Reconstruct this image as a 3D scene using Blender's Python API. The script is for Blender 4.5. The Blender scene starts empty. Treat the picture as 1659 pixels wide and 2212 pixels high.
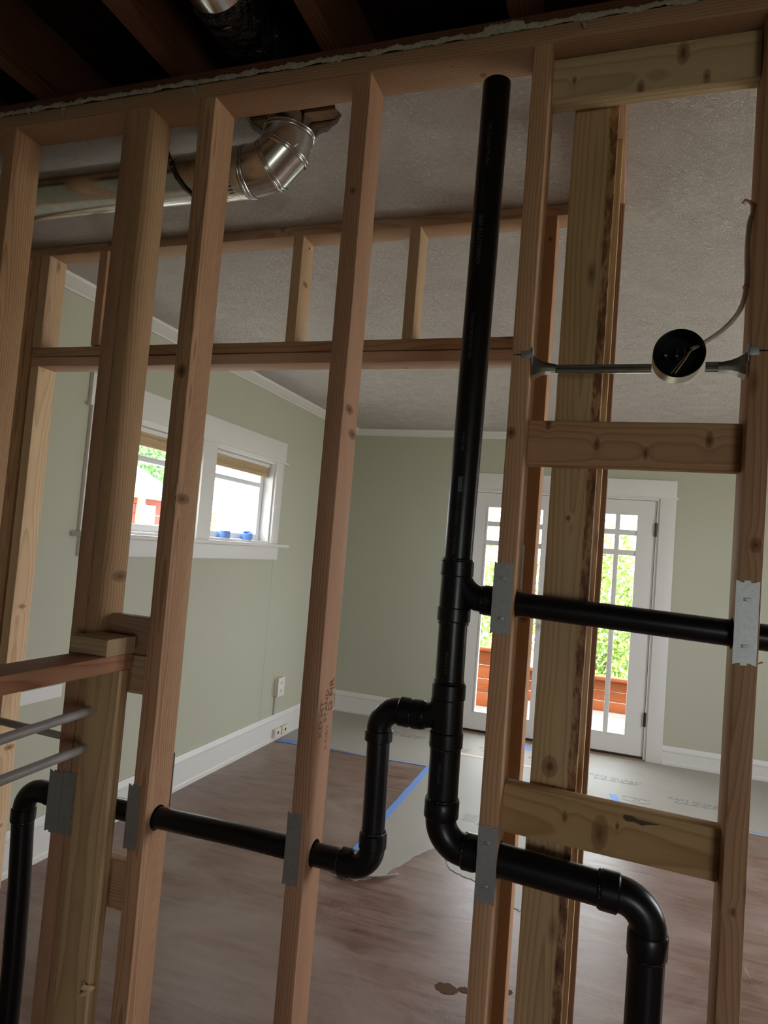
import bpy, bmesh, math, random
from mathutils import Vector, Matrix, noise
random.seed(7)
sc = bpy.context.scene
C = bpy.context.collection
ZO = 1.53                                  # everything below is measured from the lens; the floor is at -1.53
# ------------------------------------------------------------------ camera
cam = bpy.data.cameras.new('camera'); camo = bpy.data.objects.new('camera', cam); C.objects.link(camo)
M = [[0.944807504420731, 0.3176748096869457, 0.08013423039260065],
     [0.05915723664735483, 0.07515440933275938, -0.9954156097380086],
     [-0.3222409051354288, 0.9452166577288978, 0.052213686034340547]]
R = Matrix(((M[0][0], -M[1][0], -M[2][0]), (M[0][1], -M[1][1], -M[2][1]), (M[0][2], -M[1][2], -M[2][2])))
camo.matrix_world = Matrix.Translation((0, 0, ZO)) @ R.to_4x4()
cam.sensor_fit = 'VERTICAL'; cam.sensor_height = 36; cam.sensor_width = 27
cam.lens = 1473.78 / 2212 * 36; cam.clip_start = .02; cam.clip_end = 200
sc.camera = camo
# ------------------------------------------------------------------ world, sun, portals, exposure
w = bpy.data.worlds.new('sky'); sc.world = w; w.use_nodes = True
bg = w.node_tree.nodes['Background']
bg.inputs[0].default_value = (.90, .93, 1.0, 1); bg.inputs[1].default_value = 15.0
def light(name, typ, loc, rot, **k):
    l = bpy.data.lights.new(name, typ); o = bpy.data.objects.new(name, l); C.objects.link(o)
    o.location = (loc[0], loc[1], loc[2] + ZO); o.rotation_euler = rot
    for a, b in k.items(): setattr(l, a, b)
    return o, l
light('sun', 'SUN', (0, 0, 8), (math.radians(15), 0, 0), energy=12, angle=.01, color=(1, .95, .86))
H = math.pi / 2
for n, loc, rot, sx, sy in (('portal_doors', (-.451, 6.2, -.47), (-H, 0, 0), 1.56, 2.1),
                            ('portal_window', (-2.56, 3.56, .26), (0, -H, 0), .62, 1.85),
                            ('portal_near', (1.575, -2.46, -.385), (H, 0, 0), 1.15, .93),  # sky portal for the added, unseen opening behind the viewer
                            ('portal_right', (2.76, 3.3, .02), (0, H, 0), 1.55, 2.0)):  # sky portal for the added, unseen opening in the right wall
    o, l = light(n, 'AREA', loc, rot, shape='RECTANGLE', size=sx, size_y=sy); l.cycles.is_portal = True
vs = sc.view_settings; vs.view_transform = 'Standard'; vs.look = 'None'; vs.gamma = 1; vs.use_curve_mapping = False
vs.exposure = -0.62
sc.cycles.use_denoising = True
sc.cycles.max_bounces = 10; sc.cycles.diffuse_bounces = 6; sc.cycles.transparent_max_bounces = 12
sc.cycles.sample_clamp_indirect = 8

# ------------------------------------------------------------------ node helpers and materials
class NT:
    def __init__(s, name):
        s.m = bpy.data.materials.new(name); s.m.use_nodes = True; s.t = s.m.node_tree; s.n = s.t.nodes
        s.b = s.n['Principled BSDF']; s.out = s.n['Material Output']
    def link(s, a, b): s.t.links.new(a, b)
    def put(s, v, sock):
        if hasattr(v, 'links'): s.link(v, sock)
        elif v is not None: sock.default_value = v
    def math(s, op, a, b=None, c=None, clamp=False):
        n = s.n.new('ShaderNodeMath'); n.operation = op; n.use_clamp = clamp
        for i, v in enumerate((a, b, c)):
            if v is not None: s.put(v, n.inputs[i])
        return n.outputs[0]
    def vmath(s, op, a, b=None, out=0):
        n = s.n.new('ShaderNodeVectorMath'); n.operation = op
        s.put(a, n.inputs[0])
        if b is not None:
            if op == 'SCALE': s.put(b, n.inputs[3])
            else: s.put(b, n.inputs[1])
        return n.outputs[out]
    def noise(s, v, scale, detail=3, rough=.5, dist=0):
        n = s.n.new('ShaderNodeTexNoise'); s.link(v, n.inputs['Vector'])
        n.inputs['Scale'].default_value = scale; n.inputs['Detail'].default_value = detail
        n.inputs['Roughness'].default_value = rough; n.inputs['Distortion'].default_value = dist
        return n.outputs['Fac']
    def ramp(s, f, *st):
        n = s.n.new('ShaderNodeValToRGB'); s.link(f, n.inputs[0]); e = n.color_ramp.elements
        while len(e) < len(st): e.new(.5)
        for i, (p, c) in enumerate(st):
            e[i].position = p; e[i].color = (*c, 1) if not isinstance(c, (int, float)) else (c, c, c, 1)
        return n.outputs[0]
    def mix(s, f, a, b):
        n = s.n.new('ShaderNodeMix'); n.data_type = 'RGBA'
        s.put(f, n.inputs[0])
        for v, k in ((a, 6), (b, 7)):
            s.put((*v, 1) if isinstance(v, tuple) and len(v) == 3 else v, n.inputs[k])
        return n.outputs[2]
    def coord(s, k='Object'): return s.n.new('ShaderNodeTexCoord').outputs[k]
    def bump(s, h, strength, dist):
        n = s.n.new('ShaderNodeBump'); s.link(h, n.inputs['Height'])
        n.inputs['Strength'].default_value = strength; n.inputs['Distance'].default_value = dist
        s.link(n.outputs[0], s.b.inputs['Normal'])
    def col(s, v): s.put((*v, 1) if isinstance(v, tuple) else v, s.b.inputs['Base Color'])
    def rough(s, v): s.put(v, s.b.inputs['Roughness'])

def flat(name, col, rough=.5, metal=0, spec=None, nz=None, bump=None, space='Object'):
    t = NT(name); t.rough(rough); t.b.inputs['Metallic'].default_value = metal
    if spec is not None: t.b.inputs['Specular IOR Level'].default_value = spec
    v = t.coord(space)
    if nz:
        f = t.noise(v, nz[0], 4, .6)
        t.col(t.mix(f, tuple(c * (1 - nz[1]) for c in col), tuple(min(1, c * (1 + nz[1])) for c in col)))
    else: t.col(col)
    if bump: t.bump(t.noise(v, bump[0], 3, .55), bump[1], bump[2])
    return t.m

def wood(name, light, dark, knots=(), ring=.0065, wane=None, contrast=1.0, rough=.62, small=True):
    """sawn softwood; 'grain' attribute = (along the board, across, through) in metres from its centre"""
    t = NT(name)
    a = t.n.new('ShaderNodeAttribute'); a.attribute_name = 'grain'; P = a.outputs['Vector']
    rnd = t.n.new('ShaderNodeObjectInfo').outputs['Random']
    off = t.n.new('ShaderNodeCombineXYZ')
    t.put(t.math('MULTIPLY', rnd, 37.0), off.inputs[0]); t.put(t.math('MULTIPLY', rnd, 3.1), off.inputs[1]); t.put(t.math('MULTIPLY', rnd, 5.7), off.inputs[2])
    S = t.vmath('ADD', P, off.outputs[0])
    warp = t.noise(t.vmath('MULTIPLY', S, (1.2, 2.6, 2.6)), 1.0, 2, .4)
    warp2 = t.noise(t.vmath('MULTIPLY', S, (4, 11, 11)), 1.0, 2, .5)
    sep = t.n.new('ShaderNodeSeparateXYZ'); t.link(P, sep.inputs[0])
    cy = t.math('MULTIPLY_ADD', t.math('FRACT', t.math('MULTIPLY', rnd, 17.3)), .16, -.08)
    cz = t.math('MULTIPLY_ADD', t.math('FRACT', t.math('MULTIPLY', rnd, 5.9)), .07, .012)
    y = t.math('SUBTRACT', sep.outputs[1], cy); z = t.math('ADD', sep.outputs[2], cz)
    r = t.math('SQRT', t.math('ADD', t.math('MULTIPLY', y, y), t.math('MULTIPLY', z, z)))
    r = t.math('ADD', r, t.math('MULTIPLY', warp, .055)); r = t.math('ADD', r, t.math('MULTIPLY', warp2, .006))
    kmask = None; kcore = None
    for (kx, ky, kz, kr) in knots:
        d = t.vmath('LENGTH', t.vmath('MULTIPLY', t.vmath('SUBTRACT', P, (kx, ky, kz)), (.75, 1, .35)), out=1)
        d = t.math('ADD', d, t.math('MULTIPLY_ADD', warp2, kr * .7, -kr * .35))
        infl = t.math('SUBTRACT', 1.0, t.math('DIVIDE', d, kr * 4.0), clamp=True)
        infl = t.math('POWER', infl, 2.0)
        r = t.math('ADD', r, t.math('MULTIPLY', infl, .006))
        m = t.math('SUBTRACT', 1.0, t.math('DIVIDE', d, kr), clamp=True)
        kmask = m if kmask is None else t.math('MAXIMUM', kmask, m)
    f = t.math('FRACT', t.math('DIVIDE', r, ring))
    late = t.ramp(f, (0, 0.0), (.55, .25), (.88, 1.0), (1.0, .05))
    fib = t.noise(t.vmath('MULTIPLY', S, (6, 420, 420)), 1.0, 3, .6)
    big = t.noise(t.vmath('MULTIPLY', S, (1.6, 9, 9)), 1.0, 3, .6)
    k = t.math('MULTIPLY', late, .60 * contrast)
    k = t.math('ADD', k, t.math('MULTIPLY_ADD', fib, .5 * contrast, -.25 * contrast))
    k = t.math('ADD', k, t.math('MULTIPLY_ADD', big, 1.0, -.38), clamp=True)
    c = t.mix(k, light, dark)
    v = t.n.new('ShaderNodeHueSaturation'); t.link(c, v.inputs['Color'])
    t.put(t.math('MULTIPLY_ADD', t.math('FRACT', t.math('MULTIPLY', rnd, 91.7)), .3, .85), v.inputs['Value'])
    c = v.outputs[0]
    kd = (dark[0] * .42, dark[1] * .34, dark[2] * .30)
    if small:
        vo = t.n.new('ShaderNodeTexVoronoi'); t.link(t.vmath('MULTIPLY', S, (3.2, 9, 9)), vo.inputs['Vector']); vo.inputs['Scale'].default_value = 1
        sm = t.math('SUBTRACT', 1.0, t.math('DIVIDE', vo.outputs['Distance'], .11), clamp=True)
        wn = t.math('GREATER_THAN', t.noise(t.vmath('MULTIPLY', S, (1.0, 2, 2)), 1.0, 0), .46)
        c = t.mix(t.math('MULTIPLY', t.math('MULTIPLY', sm, wn), .9), c, kd)
    if kmask is not None:
        kr_ = t.ramp(kmask, (0, 0.0), (.18, .45), (.55, .62), (.85, .95))
        c = t.mix(kr_, c, kd)
    if wane:                                        # bark left along one arris
        y0, y1 = wane
        e = t.math('ADD', sep.outputs[1], t.math('MULTIPLY_ADD', t.noise(t.vmath('MULTIPLY', P, (14, 30, 30)), 1.0, 4, .7), .014, -.007))
        mk_ = t.math('MULTIPLY', t.math('SUBTRACT', e, y0), 1 / max(1e-4, y1 - y0), clamp=True)
        bk = t.ramp(t.noise(t.vmath('MULTIPLY', P, (22, 70, 70)), 1.0, 5, .7), (.3, (.08, .035, .018)), (.48, (.20, .095, .045)), (.6, (.42, .24, .11)), (.75, (.16, .08, .04)))
        c = t.mix(mk_, c, bk)
    t.col(c); t.rough(rough); t.b.inputs['Specular IOR Level'].default_value = .15
    t.bump(t.math('ADD', t.math('MULTIPLY', fib, .6), t.math('MULTIPLY', late, .35)), .35, .0006)
    return t.m

FIR = ((.49, .295, .165), (.25, .12, .052))
W = dict(fir=wood('fir_lumber', *FIR), fir2=wood('pink_fir_lumber', (.46, .265, .16), (.22, .10, .05), ring=.0045),
         pale=wood('pale_spruce_lumber', (.55, .38, .20), (.33, .19, .08), ring=.008),
         old=wood('old_dark_joist', (.15, .062, .036), (.05, .02, .012), small=False),
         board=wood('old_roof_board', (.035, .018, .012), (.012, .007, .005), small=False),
         lath=wood('old_lath', (.42, .30, .18), (.22, .14, .08), small=False),
         deck=wood('weathered_deck', (.22, .19, .18), (.15, .12, .11), small=False),
         cedar=wood('cedar_rail', (.30, .085, .028), (.16, .04, .015), small=False))
white = flat('white_trim_paint', (.72, .70, .66), .42, bump=(60, .04, .001))
vinyl = flat('white_sash', (.78, .79, .82), .35)
galv = None
t = NT('galvanised_sheet'); v = t.coord(); t.b.inputs['Metallic'].default_value = 1
vo = t.n.new('ShaderNodeTexVoronoi'); t.link(v, vo.inputs['Vector']); vo.inputs['Scale'].default_value = 45
t.col(t.mix(t.math('MULTIPLY', vo.outputs['Distance'], 1.2, clamp=True), (.60, .60, .585), (.72, .72, .70)))
t.rough(t.math('MULTIPLY_ADD', t.noise(v, 9, 3), .12, .15)); t.bump(t.noise(v, 5, 2), .12, .006); galv = t.m
t = NT('nail_plate_steel'); v = t.coord(); t.b.inputs['Metallic'].default_value = .85
vo = t.n.new('ShaderNodeTexVoronoi'); t.link(v, vo.inputs['Vector']); vo.inputs['Scale'].default_value = 120
t.col(t.mix(vo.outputs['Distance'], (.36, .37, .355), (.43, .44, .42))); t.rough(.5)
t.bump(t.noise(v, 60, 3), .3, .001); plate_m = t.m
t = NT('black_abs'); v = t.coord()
t.col((.008, .0075, .008)); t.rough(t.math('MULTIPLY_ADD', t.noise(v, 8, 3, .6), .12, .24)); t.b.inputs['Specular IOR Level'].default_value = .32
t.bump(t.noise(v, 90, 3), .1, .001); abs_m = t.m
abs_cement = flat('dried_black_cement', (.006, .006, .007), .12, bump=(220, .8, .003))
print_m = flat('grey_pipe_print', (.075, .078, .082), .5)
stamp_m = flat('ink_stamp', (.16, .085, .05), .8)
dark_m = flat('dark_slot', (.012, .008, .006), .8)
nail_m = flat('bright_nail', (.7, .68, .64), .3, 1)
pex_m = flat('white_pex', (.42, .39, .36), .4, nz=(30, .06))
nm_m = flat('white_cable_jacket', (.60, .50, .40), .45)
copper_m = flat('copper_wire', (.75, .36, .16), .3, .9)
red_m = flat('red_plastic', (.5, .05, .04), .5)
orange_m = flat('orange_debris', (.65, .2, .06), .7)
black_m = flat('black_gloss_plastic', (.006, .006, .007), .3, spec=.2)
hinge_m = flat('black_hinge', (.012, .012, .012), .4)
steel_m = flat('brushed_steel', (.42, .39, .33), .28, 1, bump=(300, .05, .001))
plastic_m = flat('ivory_plastic', (.72, .66, .52), .4)
tape_m = flat('blue_painters_tape', (.16, .32, .78), .6, nz=(60, .12))
tan_m = flat('tan_masking_tape', (.74, .56, .44), .6)
shade_m = wood('woven_shade', (.58, .42, .24), (.36, .25, .14), ring=.003, small=False)
plaster_m = flat('plaster_residue', (.36, .32, .25), .95, nz=(90, .55), bump=(120, .9, .004))
sill_m = flat('bronze_threshold', (.30, .19, .11), .5, .2)
flex_m = flat('black_poly_wrap', (.012, .011, .012), .22, bump=(28, 1.0, .03))

t = NT('sage_wall_paint'); v = t.coord()
t.col(t.mix(t.noise(v, 1.6, 4, .6), (.445, .445, .338), (.485, .482, .372))); t.rough(.72)
t.bump(t.noise(v, 170, 3, .6), .25, .0012); sage = t.m

t = NT('skip_trowel_ceiling'); v = t.coord()
d0 = t.noise(v, 14, 3, .6)
wv = t.n.new('ShaderNodeTexNoise'); t.link(v, wv.inputs['Vector']); wv.inputs['Scale'].default_value = 40; wv.inputs['Detail'].default_value = 2; wv.inputs['Distortion'].default_value = 1.4
ridge = t.math('SUBTRACT', 1.0, t.math('MULTIPLY', t.math('ABSOLUTE', t.math('SUBTRACT', wv.outputs['Fac'], .5)), 26.0), clamp=True)
fine = t.math('SUBTRACT', 1.0, t.math('MULTIPLY', t.math('ABSOLUTE', t.math('SUBTRACT', t.noise(v, 105, 2, .5, 1.2), .5)), 15.0), clamp=True)
msk = t.ramp(d0, (.30, 0.5), (.60, 1.0)); msk2 = t.ramp(t.noise(v, 9, 2), (.35, 0.5), (.6, 1.0))
h = t.math('ADD', t.math('MULTIPLY', t.math('MULTIPLY', ridge, msk), .4), t.math('MULTIPLY', t.math('MULTIPLY', fine, msk2), 1.0))
t.col(t.mix(t.noise(v, 2.5, 3), (.635, .572, .54), (.655, .592, .56))); t.rough(.85); t.bump(h, 1.0, .0034); ceil_m = t.m

t = NT('worn_brown_floor'); v = t.coord()
a1 = t.noise(t.vmath('MULTIPLY', v, (3.0, 22, 10)), 1, 5, .65, .6)
a2 = t.noise(t.vmath('MULTIPLY', v, (1.3, 2.1, 1)), 1, 4, .6, .8)
a3 = t.noise(t.vmath('MULTIPLY', v, (9, 130, 10)), 1, 3, .6, .4)
c = t.mix(t.ramp(a1, (.3, 0.0), (.7, 1.0)), (.105, .050, .037), (.275, .16, .122))
c = t.mix(t.ramp(a2, (.42, 0.0), (.66, .8)), c, (.33, .25, .215))
c = t.mix(t.math('MULTIPLY', t.ramp(a3, (.55, 0.0), (.72, 1.0)), .35), c, (.30, .22, .18))
sc1 = t.noise(t.vmath('MULTIPLY', t.vmath('ADD', v, (3, 1, 0)), (26, 3.5, 1)), 1, 2, .5, 3.0)
scr = t.math('SUBTRACT', 1.0, t.math('MULTIPLY', t.math('ABSOLUTE', t.math('SUBTRACT', sc1, .5)), 95.0), clamp=True)
c = t.mix(t.math('MULTIPLY', t.math('MULTIPLY', scr, .5), t.ramp(t.noise(v, 2.2, 2), (.48, 0.0), (.62, 1.0))), c, (.42, .34, .29))
t.col(c); t.rough(t.math('MULTIPLY_ADD', a1, .30, t.math('MULTIPLY_ADD', a2, .24, .09)))
t.b.inputs['Specular IOR Level'].default_value = .5
t.bump(t.math('ADD', a1, t.math('MULTIPLY', a3, .5)), .14, .004); floor_m = t.m

t = NT('floor_protection_board'); v = t.coord()
t.col(t.mix(t.noise(v, 3.5, 5, .65), (.355, .33, .285), (.43, .405, .36))); t.rough(t.math('MULTIPLY_ADD', t.noise(v, 2, 3), .2, .42)); t.b.inputs['Specular IOR Level'].default_value = .3; t.bump(t.noise(v, 2.5, 2), .12, .02); paper_m = t.m
paper_print = flat('faded_blue_print', (.15, .16, .17), .6)

t = NT('window_glass'); t.n.remove(t.b)
tr = t.n.new('ShaderNodeBsdfTransparent'); gl = t.n.new('ShaderNodeBsdfGlossy'); gl.inputs['Roughness'].default_value = .02
tr.inputs[0].default_value = (.95, .97, .96, 1); fr = t.n.new('ShaderNodeFresnel'); fr.inputs[0].default_value = 1.45
mx = t.n.new('ShaderNodeMixShader'); bf = t.n.new('ShaderNodeNewGeometry').outputs['Backfacing']; t.link(t.math('MULTIPLY', fr.outputs[0], t.math('SUBTRACT', 1.0, bf)), mx.inputs[0]); t.link(tr.outputs[0], mx.inputs[1]); t.link(gl.outputs[0], mx.inputs[2]); t.link(mx.outputs[0], t.out.inputs[0]); glass_m = t.m

def leafmat(n, a, b):
    t = NT(n); rnd = t.noise(t.coord(), 9, 2)
    t.col(t.mix(t.ramp(rnd, (.35, 0.0), (.65, 1.0)), a, b)); t.rough(.5)
    return t.m
leaf_a = leafmat('hedge_leaf', (.16, .30, .05), (.42, .55, .14)); leaf_b = leafmat('tree_leaf', (.05, .17, .06), (.26, .42, .13))
grass_m = flat('pale_ground', (.50, .50, .42), .9, nz=(1.5, .3))
red_wall_m = flat('brick_red_siding', (.34, .07, .05), .8); roof_m = flat('slate_shingle', (.10, .15, .21), .8, nz=(8, .3))
bark_m = flat('tree_bark', (.16, .11, .07), .9, nz=(20, .4)); yellow_m = flat('yellow_post_paint', (.62, .58, .22), .6)
ext_m = flat('exterior_siding', (.62, .6, .55), .8)

# ------------------------------------------------------------------ geometry helpers
BASE = {}
def label(o, lab=None, cat=None, group=None, kind=None):
    if lab: o['label'] = lab
    if cat: o['category'] = cat
    if group: o['group'] = group
    if kind: o['kind'] = kind
    return o
def empty(name, loc, lab, cat, group=None, kind=None):
    o = bpy.data.objects.new(name, None); C.objects.link(o); o.empty_display_size = .05
    o.location = (loc[0], loc[1], loc[2] + ZO); BASE[o] = Vector(loc)
    return label(o, lab, cat, group, kind)
def obj(name, bm, mat, loc=(0, 0, 0), parent=None, smooth=False, grain=None):
    """bm holds coordinates relative to loc; grain = axis index the fibres run along"""
    me = bpy.data.meshes.new(name)
    if isinstance(bm, bmesh.types.BMesh):
        bmesh.ops.recalc_face_normals(bm, faces=bm.faces); bm.to_mesh(me); bm.free()
    else: me = bm
    me.materials.clear()
    for m in (mat if isinstance(mat, (list, tuple)) else [mat]): me.materials.append(m)
    if smooth:
        for p in me.polygons: p.use_smooth = True
        if smooth != 'all': me.set_sharp_from_angle(angle=math.radians(38))
    if grain is not None: set_grain(me, grain)
    o = bpy.data.objects.new(name, me); C.objects.link(o); loc = Vector(loc); BASE[o] = loc
    if parent is not None:
        o.parent = parent; o.location = loc - BASE[parent]
    else: o.location = (loc.x, loc.y, loc.z + ZO)
    return o
def set_grain(me, axis):
    p = {0: (0, 1, 2), 1: (1, 0, 2), 2: (2, 0, 1)}[axis]
    at = me.attributes.new('grain', 'FLOAT_VECTOR', 'POINT')
    for i, vv in enumerate(me.vertices): at.data[i].vector = (vv.co[p[0]], vv.co[p[1]], vv.co[p[2]])
def box(bm, x0, x1, y0, y1, z0, z1, bev=0):
    r = bmesh.ops.create_cube(bm, size=1)
    for vv in r['verts']:
        vv.co = ((x0 + x1) / 2 + vv.co.x * (x1 - x0), (y0 + y1) / 2 + vv.co.y * (y1 - y0), (z0 + z1) / 2 + vv.co.z * (z1 - z0))
    if bev:
        es = list({e for vv in r['verts'] for e in vv.link_edges})
        bmesh.ops.bevel(bm, geom=es, offset=bev, segments=2, affect='EDGES', profile=.6)
    return r['verts']
def bx(name, b, mat, parent=None, bev=0, grain=None):
    c = Vector(((b[0] + b[1]) / 2, (b[2] + b[3]) / 2, (b[4] + b[5]) / 2)); bm = bmesh.new()
    box(bm, b[0] - c.x, b[1] - c.x, b[2] - c.y, b[3] - c.y, b[4] - c.z, b[5] - c.z, bev)
    return obj(name, bm, mat, c, parent, smooth=bool(bev), grain=grain)
def boxes(name, bl, mat, parent=None, bev=0, loc=None):
    loc = Vector(loc or (bl[0][0], bl[0][2], bl[0][4])); bm = bmesh.new()
    for b in bl: box(bm, b[0] - loc.x, b[1] - loc.x, b[2] - loc.y, b[3] - loc.y, b[4] - loc.z, b[5] - loc.z, bev)
    return obj(name, bm, mat, loc, parent, smooth=bool(bev))
def frame_dirs(pts):
    n = len(pts); T = []
    for i in range(n):
        a = pts[max(0, i - 1)]; b = pts[min(n - 1, i + 1)]; T.append((b - a).normalized())
    u = T[0].orthogonal().normalized(); U = [u]
    for i in range(1, n):
        q = T[i - 1].rotation_difference(T[i]); u = q @ u; u = (u - T[i] * u.dot(T[i])).normalized(); U.append(u)
    return T, U
def tube(bm, pts, rad, seg=24, cap=True, loc=(0, 0, 0), flatn=1.0):
    pts = [Vector(p) - Vector(loc) for p in pts]; rad = rad if isinstance(rad, (list, tuple)) else [rad] * len(pts)
    T, U = frame_dirs(pts); rings = []
    for p, tt, u, r in zip(pts, T, U, rad):
        v_ = tt.cross(u)
        rings.append([bm.verts.new(p + u * (r * math.cos(a)) + v_ * (r * flatn * math.sin(a))) for a in [2 * math.pi * k / seg for k in range(seg)]])
    for a, b in zip(rings, rings[1:]):
        for k in range(seg): bm.faces.new((a[k], a[(k + 1) % seg], b[(k + 1) % seg], b[k]))
    if cap: bm.faces.new(rings[0][::-1]); bm.faces.new(rings[-1])
    return rings
def tub(name, pts, rad, mat, parent=None, seg=24, cap=True, flatn=1.0):
    bm = bmesh.new(); tube(bm, pts, rad, seg, cap, pts[0], flatn)
    return obj(name, bm, mat, pts[0], parent, smooth=True)
def arc(c, r, a0, a1, n, y):
    return [Vector((c[0] + r * math.cos(math.radians(a0 + (a1 - a0) * k / n)), y, c[1] + r * math.sin(math.radians(a0 + (a1 - a0) * k / n)))) for k in range(n + 1)]
def lumber(name, b, axis, mat, lab=None, cat=None, group=None, parent=None, holes=(), bev=.0035, wob=.0):
    c = Vector(((b[0] + b[1]) / 2, (b[2] + b[3]) / 2, (b[4] + b[5]) / 2)); bm = bmesh.new()
    box(bm, b[0] - c.x, b[1] - c.x, b[2] - c.y, b[3] - c.y, b[4] - c.z, b[5] - c.z)
    es = [e for e in bm.edges if abs((e.verts[0].co - e.verts[1].co)[axis]) > 1e-5]
    bmesh.ops.bevel(bm, geom=es, offset=bev, segments=2, affect='EDGES', profile=.5)
    L = b[2 * axis + 1] - b[2 * axis]
    if L > .5:
        nrm = Vector((0, 0, 0)); nrm[axis] = 1; n = int(L / .12)
        for k in range(1, n):
            co = Vector((0, 0, 0)); co[axis] = -L / 2 + L * k / n
            bmesh.ops.bisect_plane(bm, geom=list(bm.verts) + list(bm.edges) + list(bm.faces), plane_co=co, plane_no=nrm)
        sd = random.random() * 50
        for vv in bm.verts:
            q = vv.co[axis] * 1.3
            for k in range(3):
                if k != axis: vv.co[k] += noise.noise((q, sd + k * 7, 0)) * .0022 + noise.noise((vv.co[axis] * 9, sd + k * 3 + vv.co[(axis + 1) % 3] * 20, 2)) * .0006
    o = obj(name, bm, mat, c, parent, smooth=True)
    if holes:
        for (p, ax, r) in holes:
            hb = bmesh.new(); d = Vector((0, 0, 0)); d[ax] = .2
            tube(hb, [Vector(p) - d, Vector(p) + d], r, 28, True, c)
            hm = bpy.data.meshes.new('tmp'); bmesh.ops.recalc_face_normals(hb, faces=hb.faces); hb.to_mesh(hm); hb.free()
            ho = bpy.data.objects.new('tmp', hm); C.objects.link(ho); ho.location = o.matrix_basis.translation
            md = o.modifiers.new('h', 'BOOLEAN'); md.operation = 'DIFFERENCE'; md.object = ho; md.solver = 'EXACT'
            bpy.context.view_layer.update(); dg = bpy.context.evaluated_depsgraph_get()
            nm = bpy.data.meshes.new_from_object(o.evaluated_get(dg)); o.modifiers.clear(); o.data = nm
            bpy.data.objects.remove(ho)
        o.data.set_sharp_from_angle(angle=math.radians(38))
    set_grain(o.data, axis); o.data.name = name
    return label(o, lab, cat, group)
def text_mesh(s, size, ext=.0002):
    cu = bpy.data.curves.new('t', 'FONT'); cu.body = s; cu.size = size; cu.extrude = ext; cu.resolution_u = 2
    cu.align_x = 'CENTER'; cu.align_y = 'CENTER'
    o = bpy.data.objects.new('t', cu); C.objects.link(o); dg = bpy.context.evaluated_depsgraph_get()
    me = bpy.data.meshes.new_from_object(o.evaluated_get(dg)); bpy.data.objects.remove(o); return me
def text_on(name, s, size, mapf, mat, loc, parent=None, ext=.0002):
    me = text_mesh(s, size, ext)
    for vv in me.vertices: vv.co = Vector(mapf(vv.co)) - Vector(loc)
    return obj(name, me, mat, loc, parent)
def prism(bm, prof, axis, a, b, loc=(0, 0, 0)):
    """extrude a closed 2-D profile along an axis"""
    o = [k for k in range(3) if k != axis]; loc = Vector(loc); rings = []
    for q in (a, b):
        ring = []
        for (u, v_) in prof:
            p = Vector((0, 0, 0)); p[axis] = q; p[o[0]] = u; p[o[1]] = v_; ring.append(bm.verts.new(p - loc))
        rings.append(ring)
    n = len(prof)
    for k in range(n): bm.faces.new((rings[0][k], rings[0][(k + 1) % n], rings[1][(k + 1) % n], rings[1][k]))
    bm.faces.new(rings[0][::-1]); bm.faces.new(rings[1])
def pris(name, prof, axis, a, b, mat, parent=None, grain=None):
    bm = bmesh.new(); l = Vector((0, 0, 0)); l[axis] = (a + b) / 2; o = [k for k in range(3) if k != axis]; l[o[0]], l[o[1]] = prof[0]
    prism(bm, prof, axis, a, b, l); return obj(name, bm, mat, l, parent, grain=grain)

XL, YR, ZF, ZC, XR, YN = -2.385, 5.97, -1.53, 1.09, 2.6, -2.3
S_ = 'structure'
# ------------------------------------------------------------------ the shell
label(boxes('floor', [(XL - .15, XR + .15, YN - .15, YR + .15, ZF - .05, ZF)], floor_m, loc=(0, 2, ZF)), 'worn reddish brown wood floor with scuffs and scratches', kind=S_)
wl = boxes('wall_left', [(XL - .15, XL, YN, 2.67, ZF, 1.3),
                        (XL - .15, XL, 2.67, 4.45, ZF, -.035), (XL - .15, XL, 2.67, 4.45, .56, 1.3), (XL - .15, XL, 3.51, 3.65, -.035, .56), (XL - .15, XL, 4.45, YR, ZF, 1.3)], sage, loc=(XL, 2, ZF))
label(wl, 'sage green painted wall with the twin window', kind=S_)
wr = boxes('wall_rear', [(XL - .15, -1.235, YR, YR + .15, ZF, 1.3), (.335, XR + .15, YR, YR + .15, ZF, 1.3), (-1.235, .335, YR, YR + .15, .575, 1.3)], sage, loc=(0, YR, ZF))
label(wr, 'sage green rear wall around the double patio doors', kind=S_)
label(boxes('wall_right', [(XR, XR + .15, YN, 2.3, ZF, 1.3), (XR, XR + .15, 2.3, 4.3, ZF, -.75), (XR, XR + .15, 2.3, 4.3, .80, 1.3), (XR, XR + .15, 4.3, YR, ZF, 1.3)], sage, loc=(XR, 2, ZF)), 'sage green right wall', kind=S_)  # unseen window opening added to brighten the rear wall
label(boxes('wall_front', [(XL, 1.0, YN - .15, YN, ZF, 1.3), (1.0, 2.15, YN - .15, YN, ZF, -.85), (1.0, 2.15, YN - .15, YN, .08, 1.3), (2.15, XR, YN - .15, YN, ZF, 1.3)], sage, loc=(0, YN, ZF)), 'wall behind the viewer', kind=S_)  # unseen window opening added to light the stud fronts
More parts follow.
